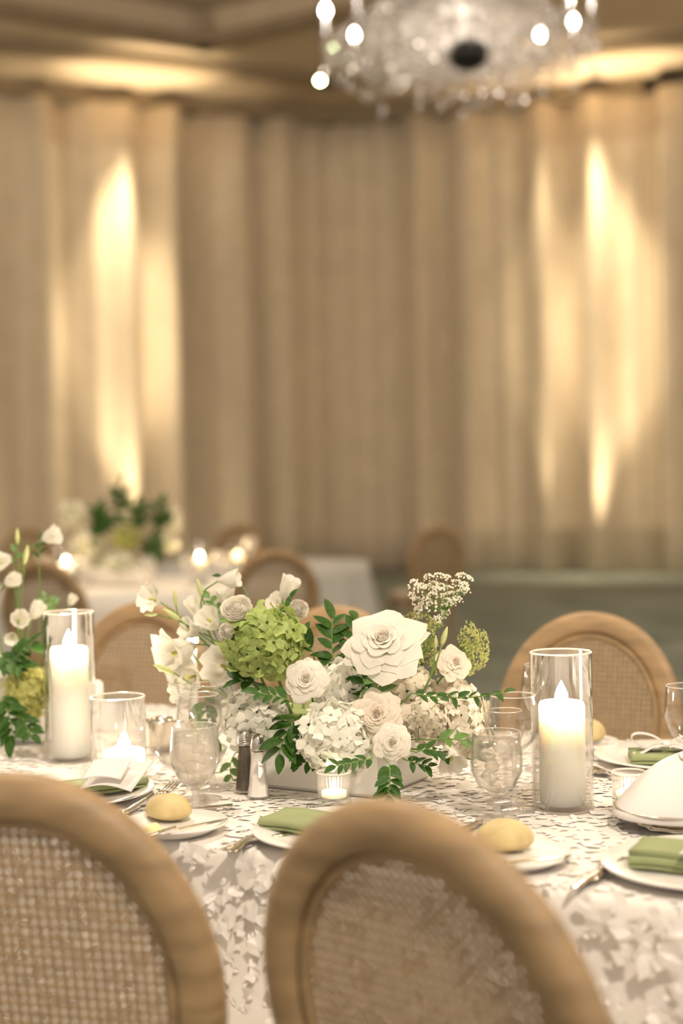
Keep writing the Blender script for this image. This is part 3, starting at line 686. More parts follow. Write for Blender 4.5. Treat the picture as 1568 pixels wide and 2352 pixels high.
sprig([(0, 1500, 3.10), (20, 1520, 3.08), (50, 1530, 3.06)], 46, 'dark leaves at the left edge above the hydrangea', PL2, 9)
sprig([(30, 1300, 3.26), (36, 1270, 3.26), (42, 1245, 3.26)], 26, 'small leaves under the upright left edge bud', PL2, 5, 'leaflight')
sprig([(130, 1400, 3.30), (120, 1385, 3.30), (100, 1370, 3.32)], 30, 'blurred leaves behind the tall hurricane rim', PL2, 6, 'leaflight')
sprig([(90, 1290, 3.30), (92, 1262, 3.30), (98, 1240, 3.30)], 24, 'small leaves beside the top left lisianthus', PL2, 5)

# ------------------------------------------------------------------ candles and glassware
def flame_vf(s=1.0): return lathe([(.0001, 0), (.0040 * s, .002 * s), (.0062 * s, .008 * s), (.0062 * s, .014 * s), (.0045 * s, .021 * s), (.0022 * s, .028 * s), (.0001, .034 * s)], 14)
FL = mk('flame', [(x * 1.5, y * 1.5, z) for x, y, z in flame_vf(1.2)[0]] and ([(x * 1.5, y * 1.5, z) for x, y, z in flame_vf(1.2)[0]], flame_vf(1.2)[1]), M['flame']); FLF = mk('flame', flame_vf(1.6), M['flamefar']); FLT = mk('flame', flame_vf(1.5), M['tealflame'])
WK = mk('wick', tube([(0, 0, -.012), (0, 0, .004)], .0012, .0010, 6), M['wick'])
def pillar(p, r, h, label, power=2.2, double=False):
    t = thing('pillar_candle', label, 'candle', tuple(p), 0, 'ivory pillar candles')
    obj('wax', lathe([(.0001, 0), (r - .004, 0), (r, .004), (r, h - .007), (r - .002, h - .002), (r - .006, h), (r - .009, h - .004), (r - .013, h - .013), (.006, h - .016), (.0001, h - .016)], 40), M['wax'], t)
    put('wick', WK, t, (0, 0, h - .006)); put('flame', FL, t, (0, 0, h - .006))
    l = lamp('POINT', 'flame_light', (0, 0, 0), power, (1, .82, .60), shadow_soft_size=.012); l.parent = t; l.location = (0, 0, h + .016)
    return t
def lip_glint(o, z0, z1=9):            # pale haze colour stands in for the bright rim highlight
    me = o.data
    if len(me.materials) < 2: me.materials.append(M['lip_glint'])
    for f in me.polygons:
        if z0 <= f.center.z <= z1 : f.material_index = 1
    return o
def hurricane(p, r, h, label):
    th = .0028
    o = obj('hurricane_vase', lathe([(.0001, 0), (r, 0), (r, .003), (r, h - .001), (r + .0003, h - .003), (r - th / 2, h), (r - th - .0003, h - .003), (r - th, .006), (.0001, .006)], 56), M['glass'], loc=tuple(p))
    lip_glint(o, h - .0035); lip_glint(o, -.001, .0035)
    reserve(p, r); return setprops(o, label, 'vase', 'clear glass hurricane cylinders')
def hur(px, py, r, h, ch, label, clabel, power=2.2, off=(0, 0)):
    p = on(px, py); p.z = ZT + .002
    hurricane(p, r, h, label); pillar(p + Vector((off[0], off[1], .0065)), .0385, ch, clabel, power * 1.35)
hur(1293, 1858, .0515, .262, .172, 'tall glass hurricane cylinder at right in front of the oak chair', 'tall burning pillar candle inside the right hurricane cylinder', 2.6)
hur(164, 1746, .0515, .300, .222, 'tall glass hurricane cylinder at left beside the flowers', 'tall burning pillar candle in the left tall cylinder', 2.6)
hur(274, 1796, .0515, .160, .055, 'short glass hurricane cylinder left of the goblets', 'short burning pillar candle in the short cylinder', 2.6, (.012, -.01))
def glassobj(name, prof, px, py, label, cat, group, mat='glass', n=40):
    p = on(px, py); p.z = ZT + .002; t = thing(name, label, cat, tuple(p), 0, group); reserve(p, .034); return t, p
def wine(px, py, label, rb=.040, rr=.033, h=.20, group='empty wine glasses'):
    t, p = glassobj('wine_glass', None, px, py, label, 'glass', group)
    hb = h * .47
    lip_glint(obj('bowl', lathe([(.0045, hb), (.012, hb + .004), (rb * .72, hb + .022), (rb, hb + .052), (rb * .98, hb + .072), (rr, h - .002), (rr - .0006, h), (rr - .0016, h - .002), (rb * .98 - .0014, hb + .072), (rb - .0014, hb + .052), (rb * .70, hb + .024), (.010, hb + .008), (.0001, hb + .006)], 44), M['glass'], t), h - .0022)
    obj('stem', lathe([(.009, .004), (.0042, .016), (.0034, hb * .5), (.0036, hb * .85), (.0055, hb)], 16), M['glint_glass'], t)
    obj('foot', lathe([(.0001, 0), (.036, 0), (.0365, .0015), (.030, .003), (.009, .005), (.0001, .006)], 40), M['glint_glass'], t)
    return t
def goblet(px, py, label, chilled=True, s=1.0):
    t, p = glassobj('water_goblet', None, px, py, label, 'glass', 'water goblets'); t.scale = (s, s, s * .89)
    gm = M['frost'] if chilled else M['glass']; b = .040
    out = [(.006, b), (.015, b + .006), (.030, b + .022), (.0415, b + .050), (.0425, b + .066), (.0405, b + .092), (.0385, b + .112), (.0385, b + .120)]
    inn = [(r - .0016, z) for r, z in reversed(out[2:])] + [(.012, b + .012), (.0001, b + .008)]
    lip_glint(obj('bowl', lathe(out + [(.0390, b + .1215)] + inn, 48), gm, t), b + .118)
    lv = b + .106
    obj('water', lathe([(.0001, b + .009), (.012, b + .013), (.0275, b + .024), (.0388, b + .050), (.0400, b + .066), (.0382, b + .092), (.0369, lv), (.0001, lv)], 40), M['water'], t)
    rs = random.Random(px)
    for k in range(4):
        m = Matrix.Translation((rs.uniform(-.014, .014), rs.uniform(-.014, .014), b + .04 + k * .018)) @ Matrix.Rotation(rs.uniform(0, 3), 4, (rs.random(), rs.random(), .5))
        obj('ice_cube', xf(rbox(.010, .009, -.009, .009, .002), m), M['ice'], t)
    obj('stem', lathe([(.012, .004), (.006, .012), (.0052, .024), (.0075, .034), (.007, b + .001)], 16), M['glint_glass'], t)
    obj('foot', lathe([(.0001, 0), (.035, 0), (.0355, .002), (.028, .0035), (.010, .005), (.0001, .006)], 40), M['glint_glass'], t)
    return t
goblet(450, 1862, 'frosty goblet of ice water at left beside the pepper shaker')
goblet(1142, 1886, 'goblet of ice water at right, in front of the empty wine glasses', False, 1.0)
wine(462, 1838, 'empty wine glass directly behind the left water goblet', .040, .034, .185)
wine(490, 1812, 'empty wine glass farther back, right of the left goblet', .043, .036, .190)
wine(1182, 1862, 'empty wine glass directly behind the right water goblet', .043, .037, .192)
wine(1162, 1845, 'smaller glass half hidden inside the right wine glass outline', .034, .030, .158)
wine(1248, 1770, 'wine glass at the back, behind the right hurricane cylinder', .040, .034, .20)
wine(1585, 1850, 'wine glass cut off by the right edge of the picture', .041, .038, .20)
def votive(px, py, label, clabel, h=.068, r=.0285):
    p = on(px, py); p.z = ZT + .002; th = .0022; reserve(p, r)
    o = obj('votive_holder', lathe([(.0001, 0), (r * .90, 0), (r * .93, .003), (r * .97, h * .55), (r, h - .003), (r + .0008, h - .001), (r - .001, h), (r - th, h - .003), (r - th - .001, h * .42), (r - th - .004, h * .36), (.0001, h * .35)], 120, .012, 30), M['ribglass'], loc=tuple(p)); lip_glint(o, h - .0035)
    setprops(o, label, 'candle holder', 'ribbed glass votive holders')
    t = thing('tealight', clabel, 'candle', (p.x, p.y, p.z + h * .36), 0, 'tealights in ribbed holders'); rr = r - th - .005
    obj('wax', lathe([(.0001, 0), (rr, 0), (rr, .010), (rr - .002, .011), (.004, .0095), (.0001, .0095)], 32), M['wax'], t)
    put('wick', WK, t, (0, 0, .014), scale=.7); put('flame', FLT, t, (0, 0, .010), scale=.42)
    l = lamp('POINT', 'flame_light', (0, 0, 0), .05, (1, .80, .55), shadow_soft_size=.008); l.parent = t; l.location = (0, 0, .022)
votive(768, 1866, 'ribbed glass votive holder in front of the centre planter', 'lit tealight in the votive before the centre planter')
votive(1445, 1868, 'ribbed glass votive holder beside the bread napkin at right', 'lit tealight in the votive beside the bread napkin')
# taper candle behind the left blooms
p = on(447, 1690); p.z = ZT
t = thing('taper_candle', 'thin white taper candle burning behind the left lisianthus', 'candle', tuple(p))
obj('holder', lathe([(.0001, 0), (.032, 0), (.033, .003), (.012, .008), (.010, .022), (.0135, .026), (.0135, .034), (.0001, .034)], 28), M['brass'], t)
obj('wax', lathe([(.0001, .034), (.0095, .034), (.0075, .190), (.005, .196), (.0001, .197)], 20), M['wax'], t)
put('wick', WK, t, (0, 0, .20)); put('flame', FL, t, (0, 0, .20), scale=.9)
l = lamp('POINT', 'flame_light', (0, 0, 0), .9, (1, .72, .40), shadow_soft_size=.01); l.parent = t; l.location = (0, 0, .225)

# shakers
def shaker(px, py, fill, label, h=.112):
    p = on(px, py); p.z = ZT + .002; reserve(p, .022); t = thing('shaker', label, 'shaker', tuple(p), rnd(0, .5), 'salt and pepper shakers')
    prof = [(.0001, 0), (.0205, 0), (.0215, .003), (.0195, .009), (.0165, .030), (.0135, .060), (.0118, .085), (.0112, .088)]
    obj('glass_body', lathe(prof, 8), M['glass'], t, smooth=False)
    obj('contents', lathe([(.0001, .004), (.0180, .005), (.0155, .026), (.0122, .060), (.0104, .082), (.0001, .083)], 8), fill, t, smooth=False)
    cap = obj('cap', lathe([(.0118, .084), (.0124, .086), (.0124, .097), (.0116, .099), (.0112, .104), (.0085, .110), (.004, .1135), (.0001, .114)], 24), M['steel'], t)
    obj('ridge', join(*[lathe([(.0126, z), (.0131, z + .0012), (.0126, z + .0024)], 24) for z in (.087, .091, .095)]), M['steel'], cap)
shaker(563, 1822, M['pepper'], 'glass pepper shaker with dark ground pepper and steel cap')
shaker(594, 1836, M['salt'], 'glass salt shaker with white salt and steel cap')

# silver creamer and glass bowl behind the left goblet
p = on(372, 1724); p.z = ZT; t = thing('creamer', 'small silver creamer pot with handle left of the wine glasses', 'creamer', tuple(p), .2); reserve(p, .04)
obj('body', lathe([(.0001, 0), (.024, 0), (.025, .004), (.0265, .010), (.0275, .060), (.029, .068), (.0275, .068), (.026, .060), (.025, .012), (.0001, .010)], 36), M['silver'], t)
obj('handle', tube(bez((.027, 0, .060), (.062, 0, .060), (.050, 0, .030), 6) + bez((.050, 0, .030), (.045, 0, .012), (.026, 0, .014), 5)[1:], .0035, .003, 8), M['silver'], t)
obj('spout', grid(lambda s, tt: (-.026 - .014 * tt * math.sin(s * PI), (s - .5) * .022, .048 + .022 * tt), 6, 4), M['silver'], t)
p = on(440, 1800); p.z = ZT; t = thing('glass_bowl', 'clear footed glass bowl behind the left water goblet', 'bowl', tuple(p)); reserve(p, .04)
obj('bowl', lathe([(.006, .018), (.030, .024), (.055, .040), (.068, .066), (.0665, .066), (.053, .042), (.028, .027), (.0001, .024)], 44), M['glass'], t)
obj('foot', lathe([(.0001, 0), (.032, 0), (.032, .002), (.010, .006), (.006, .018), (.0001, .018)], 36), M['glass'], t)

# ------------------------------------------------------------------ plates, napkins, cutlery, bread
def plate_vf(r, rimw=.28):
    ri = r * (1 - rimw)
    return lathe([(.0001, .003), (ri * .9, .003), (ri * .92, .001), (ri * .97, .001), (ri, .004), (r * .995, .014), (r, .0155), (r * .99, .0175), (ri, .0075), (ri * .93, .006), (.0001, .006)], 64)
def plate(px, py, r, label, group, name='dinner_plate'):
    p = on(px, py); p.z = ZT + .002; o = obj(name, plate_vf(r), M['plate'], loc=tuple(p)); setprops(o, label, 'plate', group); reserve(p, r * .96); return p
gp, gb = 'white dinner plates', 'white bread plates'
pA = plate(160, 1835, .150, 'white dinner plate with rolled green napkin behind the left foreground chair', gp)
pB = plate(802, 1927, .150, 'white dinner plate with green napkin behind the centre foreground chair', gp)
pC = plate(1630, 2008, .150, 'white dinner plate at the lower right edge with green napkin', gp)
pD = plate(1544, 1752, .150, 'white dinner plate across the table at right under a white bow', gp)
bA = plate(402, 1912, .085, 'small bread plate with roll and knife by the left foreground chair', gb, 'bread_plate')
bC = plate(1178, 1984, .085, 'small bread plate with roll behind the centre chair at right', gb, 'bread_plate')
bD = plate(1325, 1722, .085, 'small bread plate behind the right candle across the table', gb, 'bread_plate')
def napkin(p, rotz, L, Wd, label, layers=3, zoff=.012, tilt=0):
    # a folded strip: layers of cloth joined by round folds at alternating ends, extruded along its length
    th, gap = .0045, .0065; mid = []
    for k in range(layers):
        y0, y1 = (-Wd / 2, Wd / 2) if k % 2 == 0 else (Wd / 2, -Wd / 2); z = k * gap
        for i in range(6): mid.append((y0 + (y1 - y0) * i / 5, z + .0008 * math.sin(i + k)))
        if k < layers - 1: mid.append((y1 + (.003 if y1 > 0 else -.003), z + gap / 2))
    t = thing('napkin', label, 'napkin', (p.x, p.y, p.z + zoff), rotz, 'sage green folded napkins')
    if tilt: t.rotation_euler = (tilt, 0, rotz)
    n = len(mid); V, F = [], []
    for i in range(9):
        x = -L / 2 + L * i / 8
        for s in (1, -1):
            for j, (y, z) in enumerate(mid):
                a = mid[max(0, j - 1)]; b = mid[min(n - 1, j + 1)]; dx, dz = b[0] - a[0], b[1] - a[1]; l = math.hypot(dx, dz); V.append((x, y - dz / l * s * th / 2, z + dx / l * s * th / 2 + .001 * math.sin(i * 1.1)))
    m = 2 * n
    for i in range(8):
        for j in range(n - 1):
            F.append((i * m + j, i * m + j + 1, (i + 1) * m + j + 1, (i + 1) * m + j)); F.append((i * m + n + j, (i + 1) * m + n + j, (i + 1) * m + n + j + 1, i * m + n + j + 1))
        for j in (0, n - 1): F.append((i * m + j, (i + 1) * m + j, (i + 1) * m + n + j, i * m + n + j))
    for i in (0, 8):
        for j in range(n - 1): F.append((i * m + j, i * m + j + 1, i * m + n + j + 1, i * m + n + j))
    obj('folded_cloth', (V, F), M['green'], t); return t
napkin(on(735, 1920) , -TH + .05, .17, .085, 'green napkin left end showing beside the centre foreground chair', 3, .014)
napkin(on(1600, 2008), -TH + .1, .17, .09, 'thick green napkin on the lower right dinner plate', 4, .014)
napkin(on(1538, 1762), -.12, .15, .08, 'yellow green napkin on the far right plate under the white bow', 3, .014)
napkin(on(235, 1832), .55, .15, .06, 'rolled green napkin behind the left foreground chair', 3, .016)
def sheet(name, fn, mat, label, cat, nu=12, nv=10, th=.0012, **kw):
    o = obj(name, grid(fn, nu, nv), mat, **kw); s = o.modifiers.new('thickness', 'SOLIDIFY'); s.thickness = th; return setprops(o, label, cat)
def card(p, w_, h_, slope, yaw, label, curl=.012):
    m = Matrix.Translation(p) @ Matrix.Rotation(yaw, 4, 'Z') @ Matrix.Rotation(slope, 4, 'X')
    fn = lambda s, t: tuple(m @ Vector(((s - .5) * w_ + .012 * t, t * h_, curl * math.sin(s * PI) * (1 - .5 * t) + curl * .8 * max(0, s - .8) * 5 * t)))
    return sheet('menu_card', fn, M['paper'], label, 'card')
q_ = on(240, 1835, ZT + .022); card(Vector((q_.x, q_.y, ZT + .036)), .098, .085, .38, -.25, 'white curled paper card lying on the left green napkin')
q_ = on(232, 1826, ZT + .03); card(Vector((q_.x, q_.y, ZT + .056)), .070, .050, .55, -.1, 'smaller white folded card on top of the left paper card', .008)
q_ = on(1640, 1995, ZT + .03); card(Vector((q_.x, q_.y, ZT + .044)), .10, .08, .15, -.6, 'white card lying on the lower right green napkin', .004)
# white ribbon bow on the far right napkin
p = on(1530, 1735, ZT + .02); t = thing('ribbon_bow', 'white ribbon bow resting on the far right plate', 'bow', (p.x, p.y, ZT + .036), -.15)
def loop_fn(sx, lift):
    def fn(s, tt):
        a = 2 * PI * s; return (sx * (.006 + .045 * (1 - math.cos(a)) / 2 * 1.3), .010 * (tt - .5) * 2, .004 + .013 * math.sin(a) + lift * (1 - math.cos(a)) / 2)
    return fn
for sx, lf in ((-1, .014), (1, .010)):
    o = obj('loop', grid(loop_fn(sx, lf), 20, 3), M['white'], t); s = o.modifiers.new('thickness', 'SOLIDIFY'); s.thickness = .0016
    o = obj('tail', grid(lambda s_, tt, sx=sx: (sx * (.004 + .06 * s_), -.012 - .02 * s_ + .012 * (tt - .5) * 2, .004 - .010 * s_ + .004 * math.sin(s_ * 6)), 10, 3), M['white'], t); s = o.modifiers.new('thickness', 'SOLIDIFY'); s.thickness = .0012
obj('knot', ball(.009, .011, .008), M['white'], t, loc=(0, 0, .004))

def strip_vf(pr, th=.002):         # pr: (y along, half width, z)
    V, F = [], []
    for y, hw, z in pr: V += [(-hw, y, z), (-hw * .5, y, z + th), (hw * .5, y, z + th), (hw, y, z), (0, y, z - th * .6)]
    for k in range(len(pr) - 1):
        for i in range(5):
            j = (i + 1) % 5; F.append((k * 5 + i, k * 5 + j, k * 5 + 5 + j, k * 5 + 5 + i))
    F.append((4, 3, 2, 1, 0)); b = (len(pr) - 1) * 5; F.append((b, b + 1, b + 2, b + 3, b + 4)); return V, F
HANDLE = mk('handle', strip_vf([(0, .003, .001), (.004, .0085, .001), (.03, .008, .002), (.07, .0045, .004), (.11, .0032, .007)], .0028), M['silver'])
FORKH = mk('head', strip_vf([(.11, .0032, .007), (.125, .0065, .004), (.140, .0115, .001), (.150, .012, .002)], .0018), M['silver'])
TINE = [mk('tine', xf(strip_vf([(.150, .0019, .002), (.170, .0017, .003), (.188, .0012, .007), (.194, .0005, .009)], .0014), Matrix.Translation((x, 0, 0))), M['silver']) for x in (-.0096, -.0032, .0032, .0096)]
BLADE = mk('blade', strip_vf([(.105, .004, .006), (.115, .0085, .004), (.16, .0092, .003), (.195, .008, .002), (.210, .0035, .002), (.214, .0008, .002)], .0012), M['silver'])
SPOON = mk('head', strip_vf([(.11, .0032, .007), (.125, .006, .006), (.138, .015, .003), (.152, .019, .000), (.166, .017, .002), (.176, .009, .005), (.180, .002, .006)], .0014), M['silver'])
def cutlery(kind, tail, tip, label, z=.004, zt=None):
    a = on(*tail, ZT + z); b = on(*tip, ZT + z); d = (b - a); d.z = 0; d.normalize()
    L = {'fork': .194, 'knife': .214, 'spoon': .18}[kind]
    a = b - d * L; yaw = math.atan2(-d.x, d.y)
    t = thing(kind, label, kind, (a.x, a.y, ZT + z), yaw, 'silver cutlery')
    if zt is not None: t.rotation_euler = (math.asin((zt - z) / L), 0, yaw)
    put('handle', HANDLE, t)
    if kind == 'fork':
        put('head', FORKH, t)
        for m in TINE: put('tine', m, t)
    elif kind == 'knife': put('blade', BLADE, t)
    else: put('head', SPOON, t)
    return t
cutlery('fork', (300, 1862), (404, 1817), 'fork with raised tines between the left bread roll and goblet', .006, .014)
cutlery('fork', (420, 1868), (290, 1887), 'fork half hidden behind the left bread roll', .006)
cutlery('fork', (620, 1912), (718, 1866), 'fork beyond the centre plate near the votive', .006)
cutlery('knife', (640, 1900), (522, 1952), 'knife lying left of the centre plate near the table edge', .006)
cutlery('spoon', (640, 1925), (495, 1960), 'spoon at the table edge left of the centre plate', .006)
cutlery('fork', (1400, 2000), (1484, 1953), 'fork above the lower right dinner plate', .006)
cutlery('knife', (1400, 1995), (1308, 2048), 'ornate knife left of the lower right dinner plate', .006)
cutlery('knife', (1000, 1940), (1108, 1886), 'knife tip in front of the right water goblet', .006)
cutlery('knife', (338, 1926), (522, 1884), 'butter knife resting across the left bread plate', .020)
cutlery('knife', (1150, 1990), (1312, 1968), 'butter knife across the right bread plate', .020)
cutlery('spoon', (1440, 1800), (1362, 1768), 'spoon beside the far right plate near the hurricane', .006)
def roll(p, rx, ry, rz, yaw, label, mat, zb):
    V, F = ball(rx, ry, rz, 28, 14); V = [(x, y, (z if z > 0 else z * .55)) for x, y, z in V]
    V = [(x, y * (1 + .05 * math.sin(x / rx * 5)), z * (1 - .10 * math.exp(-((y - .2 * ry - .15 * x) / (.12 * ry)) ** 2)) if z > 0 else z) for x, y, z in V]
    o = obj('bread_roll', (V, F), mat, loc=(p.x, p.y, ZT + zb + rz * .55), rot=(0, 0, yaw)); return setprops(o, label, 'bread', 'bread rolls')
roll(on(388, 1897), .040, .030, .028, -.35, 'pale bread roll on the left bread plate beside butter', M['bread'], .010)
roll(on(1160, 1968), .043, .032, .030, -.2, 'pale bread roll peeking from behind the centre foreground chair', M['bread'], .010)
roll(on(1345, 1716), .042, .032, .032, .2, 'pale bread roll behind the right hurricane candle', M['bread'], .010)
p = on(352, 1917, ZT + .012); V, F = ball(.014, .013, .012, 14, 8); V = [(x * (1 + .12 * math.sin(9 * y / .013)), y, z * (1 + .1 * math.sin(7 * x / .014))) for x, y, z in V]
setprops(obj('butter', (V, F), M['butter'], loc=(p.x, p.y, ZT + .018)), 'small pale butter curl in front of the left bread roll', 'butter')
# bread dish
p = on(1560, 1898); p.z = ZT + .002; reserve(p, .07)
t = thing('serving_dish', 'scalloped silver dish under the white bread napkin at right', 'dish', tuple(p), 0)
obj('bowl', lathe([(.0001, .012), (.045, .012), (.075, .020), (.100, .030), (.102, .032), (.099, .033), (.074, .024), (.044, .016), (.0001, .016)], 60), M['silver'], t)
obj('foot', lathe([(.0001, 0), (.062, 0), (.064, .003), (.052, .008), (.045, .013), (.0001, .013)], 60, .05, 10), M['silver'], t)
m = Matrix.Translation(p + Vector((0, 0, .030)))
def nap_fn(s, tt):
    a = PI * .62 + s * PI * 1.25; rr = .106 - .072 * tt + (.009 * math.sin(s * 19 + 2 * tt) + .006 * math.sin(s * 7)) * (.3 + tt * (1 - tt) * 2.5); z = .004 + .072 * tt ** .85 + .03 * math.sin(s * 13) * tt * (1 - tt) + .006 * math.sin(s * 29) * tt - .012 * (1 - tt) ** 3
    return tuple(m @ Vector((rr * math.cos(a) + .040 * tt, rr * math.sin(a) + .01 * tt, z + .05 * max(0, s - .55) * tt)))
o = sheet('bread_napkin', nap_fn, M['white'], 'white cloth napkin wrapped round bread at the right edge', 'napkin', 28, 14, .002)
q_ = p + Vector((.035, .0, .02)); roll(Vector((q_.x, q_.y, 0)), .052, .040, .036, .3, 'dark crusty bread inside the white napkin at the right edge', M['crust'], .022)

# ------------------------------------------------------------------ petals of the cloth
def petal_templates():
    out = []
    for k in range(8):
        rs = random.Random(50 + k); n = 7; V = [(0, 0, .08)]
        for i in range(n):
            a = 2 * PI * i / n + rs.uniform(-.2, .2); r = rs.uniform(.22, .66) * (1.25 if i == 0 else 1); V.append((r * math.cos(a), r * math.sin(a), .20 * rs.random() * abs(math.cos(a)) + (.10 if i % 3 == 0 else 0)))
        out.append((V, [(0, 1 + i, 1 + (i + 1) % n) for i in range(n)]))
    return out
PT = petal_templates(); PTM = [mk('petal', v, M['petalcloth'], False) for v in PT]
recs = []
rp = random.Random(99)
def blocked(x, y):
    for cx, cy_, r in keep:
        if r > 0 and (x - cx) ** 2 + (y - cy_) ** 2 < r * r: return True
    for pl in (PL1, PL2):
        c, hl, hw = pl.corners; d = Vector((x - c.x, y - c.y, 0))
        if abs(d.dot(U)) < hl + .004 and abs(d.dot(N)) < hw + .004: return True
    return False
ex = Matrix(((U.x, N.x, 0), (U.y, N.y, 0), (0, 0, 1)))
for _ in range(12000):              # lying on the top
    u_, n_ = rp.uniform(U0 + .02, U1 - .02), rp.uniform(.0, WID); p = tab(u_, n_)
    if blocked(p.x, p.y): continue
    s = rp.uniform(.010, .024); tl = .06
    rot = Matrix.Rotation(rp.uniform(-tl, tl), 3, 'X') @ Matrix.Rotation(rp.uniform(-tl, tl), 3, 'Y') @ Matrix.Rotation(rp.uniform(0, 6.3), 3, 'Z')
    m = Matrix.Translation((p.x, p.y, ZT + .0008 + .10 * s)) @ rot.to_4x4() @ Matrix.Diagonal((s, s * rp.uniform(.6, 1), -s * .34, 1)); recs.append((m, rp.randrange(8)))
for _ in range(3800):              # hanging on the near drop
    u_ = rp.uniform(U0, U1); h = rp.uniform(0, .72) ** 1.0; off = .012 + .05 * max(0, h - .03) / .71 + .008
    p = tab(u_, -off - .002, ZT - h); s = rp.choice((rp.uniform(.010, .022), rp.uniform(.018, .042)))
    tilt = rp.uniform(-.32, .2)
    rot = ex @ (Matrix.Rotation(PI / 2 + tilt, 3, 'X') @ Matrix.Rotation(rp.uniform(-.4, .4), 3, 'Y') @ Matrix.Rotation(rp.uniform(0, 6.3), 3, 'Z'))
    m = Matrix.Translation(p - N * (.22 * s)) @ rot.to_4x4() @ Matrix.Diagonal((s * rp.uniform(.6, 1), s, s * .6, 1)); recs.append((m, rp.randrange(8)))
def proj(p):
    v = p - CAM; d = v.dot(_f); return 784 + FPX * v.dot(_r) / d, 1176 - FPX * v.dot(_u) / d, d
vis = []
for i, (m, k) in enumerate(recs):
    p = m.translation; x, y, d = proj(p)
    if 0 < x < 1568 and 0 < y < 2352 and (470 < x < 640 or x > 1405 or y < 1900 + 0): vis.append((-m.to_scale().x / d, i))
vis.sort(); sing = set(i for _, i in vis[:300])
V, F = [], []
for i, (m, k) in enumerate(recs):
    if i in sing: put('petal', PTM[k], tc, mat4=m)
    else:
        b = len(V); V += [tuple(m @ Vector(q_)) for q_ in PT[k][0]]; F += [tuple(x + b for x in f) for f in PT[k][1]]
o = obj('petal_scatter', (V, F), M['petalcloth'], tc, smooth=False); o['kind'] = 'stuff'

# ------------------------------------------------------------------ background tables
def round_table(c, r, label, cl):
    t = thing('round_tablecloth', label, 'tablecloth', (c.x, c.y, 0), 0, 'round background tablecloths')
    def fn(s, tt):
        a = 2 * PI * s
        if tt < .25: rr = r * tt / .25; return (rr * math.cos(a), rr * math.sin(a), ZT)
        k = (tt - .25) / .75; rr = r + .015 + k * .10 * (1 + .6 * math.sin(a * 14)); return (rr * math.cos(a), rr * math.sin(a), ZT - .01 - .735 * k)
    obj('cloth', grid(fn, 112, 12), cl, t)
C1 = at(330, 1300, 8.4); C1.z = 0; C2 = at(600, 1280, 10.6); C2.z = 0
round_table(C1, .9, 'blurred white tablecloth on the nearer round background table', M['bgcloth']); round_table(C2, .75, 'pale grey tablecloth on the farther background table behind the dark chair', M['linen'])
PL3 = Planter(); PL3.c = Vector((C1.x - .12, C1.y - .05, 0)); PL3.hl, PL3.hw, PL3.zin = .12, .08, ZT + .08
t = thing('planter', 'white planter on the background table at left', 'planter', (PL3.c.x, PL3.c.y, ZT), -.3); obj('box', rbox(.16, .11, .001, .11, .006), M['planter'], t); obj('foam', box(-.14, .14, -.09, .09, .08, .118), M['core'], t, smooth=False)
Db = PL3.c.y
hydrangea(165, 1185, Db, 36, 34, 'blurred white hydrangea at the left of the background arrangement', PL3, 'hydcream', 40, group='background flowers')
hydrangea(395, 1196, Db, 26, 36, 'blurred white hydrangea at the right of the background arrangement', PL3, 'hydcream', 36, group='background flowers')
hydrangea(290, 1235, Db - .1, 34, 30, 'blurred pale green hydrangea in the middle of the background arrangement', PL3, 'hydlime', 36, group='background flowers')
hydrangea(270, 1290, Db - .15, 40, 24, 'blurred white hydrangea low in the background arrangement', PL3, 'hyd', 40, group='background flowers')
hydrangea(375, 1250, Db - .1, 40, 22, 'blurred cream hydrangea beside the right background candle', PL3, 'hydcream', 36, group='background flowers')
hydrangea(195, 1255, Db - .1, 40, 40, 'blurred cream hydrangea above the left background candle', PL3, 'hydcream', 40, group='background flowers')
for px, py, lb in ((232, 1205, 'dark green leaf cluster in the background arrangement'), (318, 1190, 'dark upright leaves at the top of the background arrangement'), (372, 1190, 'tall dark leaves right in the background arrangement'), (355, 1270, 'small dark leaves low in the background arrangement'), (280, 1150, 'topmost leaves of the background arrangement')):
    sprig([(px + 4, py + 28, Db - .2), (px, py, Db - .2), (px - 4, py - 30, Db - .2)], 34, lb, PL3, 12, group='background greenery')
sprig([(215, 1225, Db - .22), (240, 1205, Db - .22), (270, 1195, Db - .22)], 36, 'mid green leaves left of centre in the background arrangement', PL3, 12, 'leaf', group='background greenery')
def far_candle(px, py, D, label, s=1.0):
    p = at(px, py, D); h = p.z - ZT - .03
    t = thing('pillar_candle', label, 'candle', (p.x, p.y, ZT), 0, 'background candles')
    obj('wax', lathe([(.0001, 0), (.036, 0), (.036, h - .004), (.030, h), (.0001, h - .008)], 24), M['wax'], t); put('flame', FLF, t, (0, 0, h - .002), scale=(s * .8, s * .8, s * .62)); put('wick', WK, t, (0, 0, h))
    l = lamp('POINT', 'flame_light', (0, 0, 0), 2.0, (1, .74, .44), shadow_soft_size=.02); l.parent = t; l.location = (0, 0, h + .04)
    setprops(obj('hurricane_vase', lathe([(.0001, 0), (.05, 0), (.05, h + .09), (.047, h + .09), (.047, .004), (.0001, .004)], 32), M['glass'], loc=(p.x, p.y, ZT)), label.replace('candle flame', 'glass cylinder') , 'vase', 'background hurricane cylinders')
far_candle(151, 1280, 7.9, 'blurred candle flame at the left end of the background table')
far_candle(458, 1269, 8.2, 'blurred candle flame at the right end of the background table')
far_candle(545, 1262, 10.4, 'dim distant candle flame above the dark oval chair', .4)
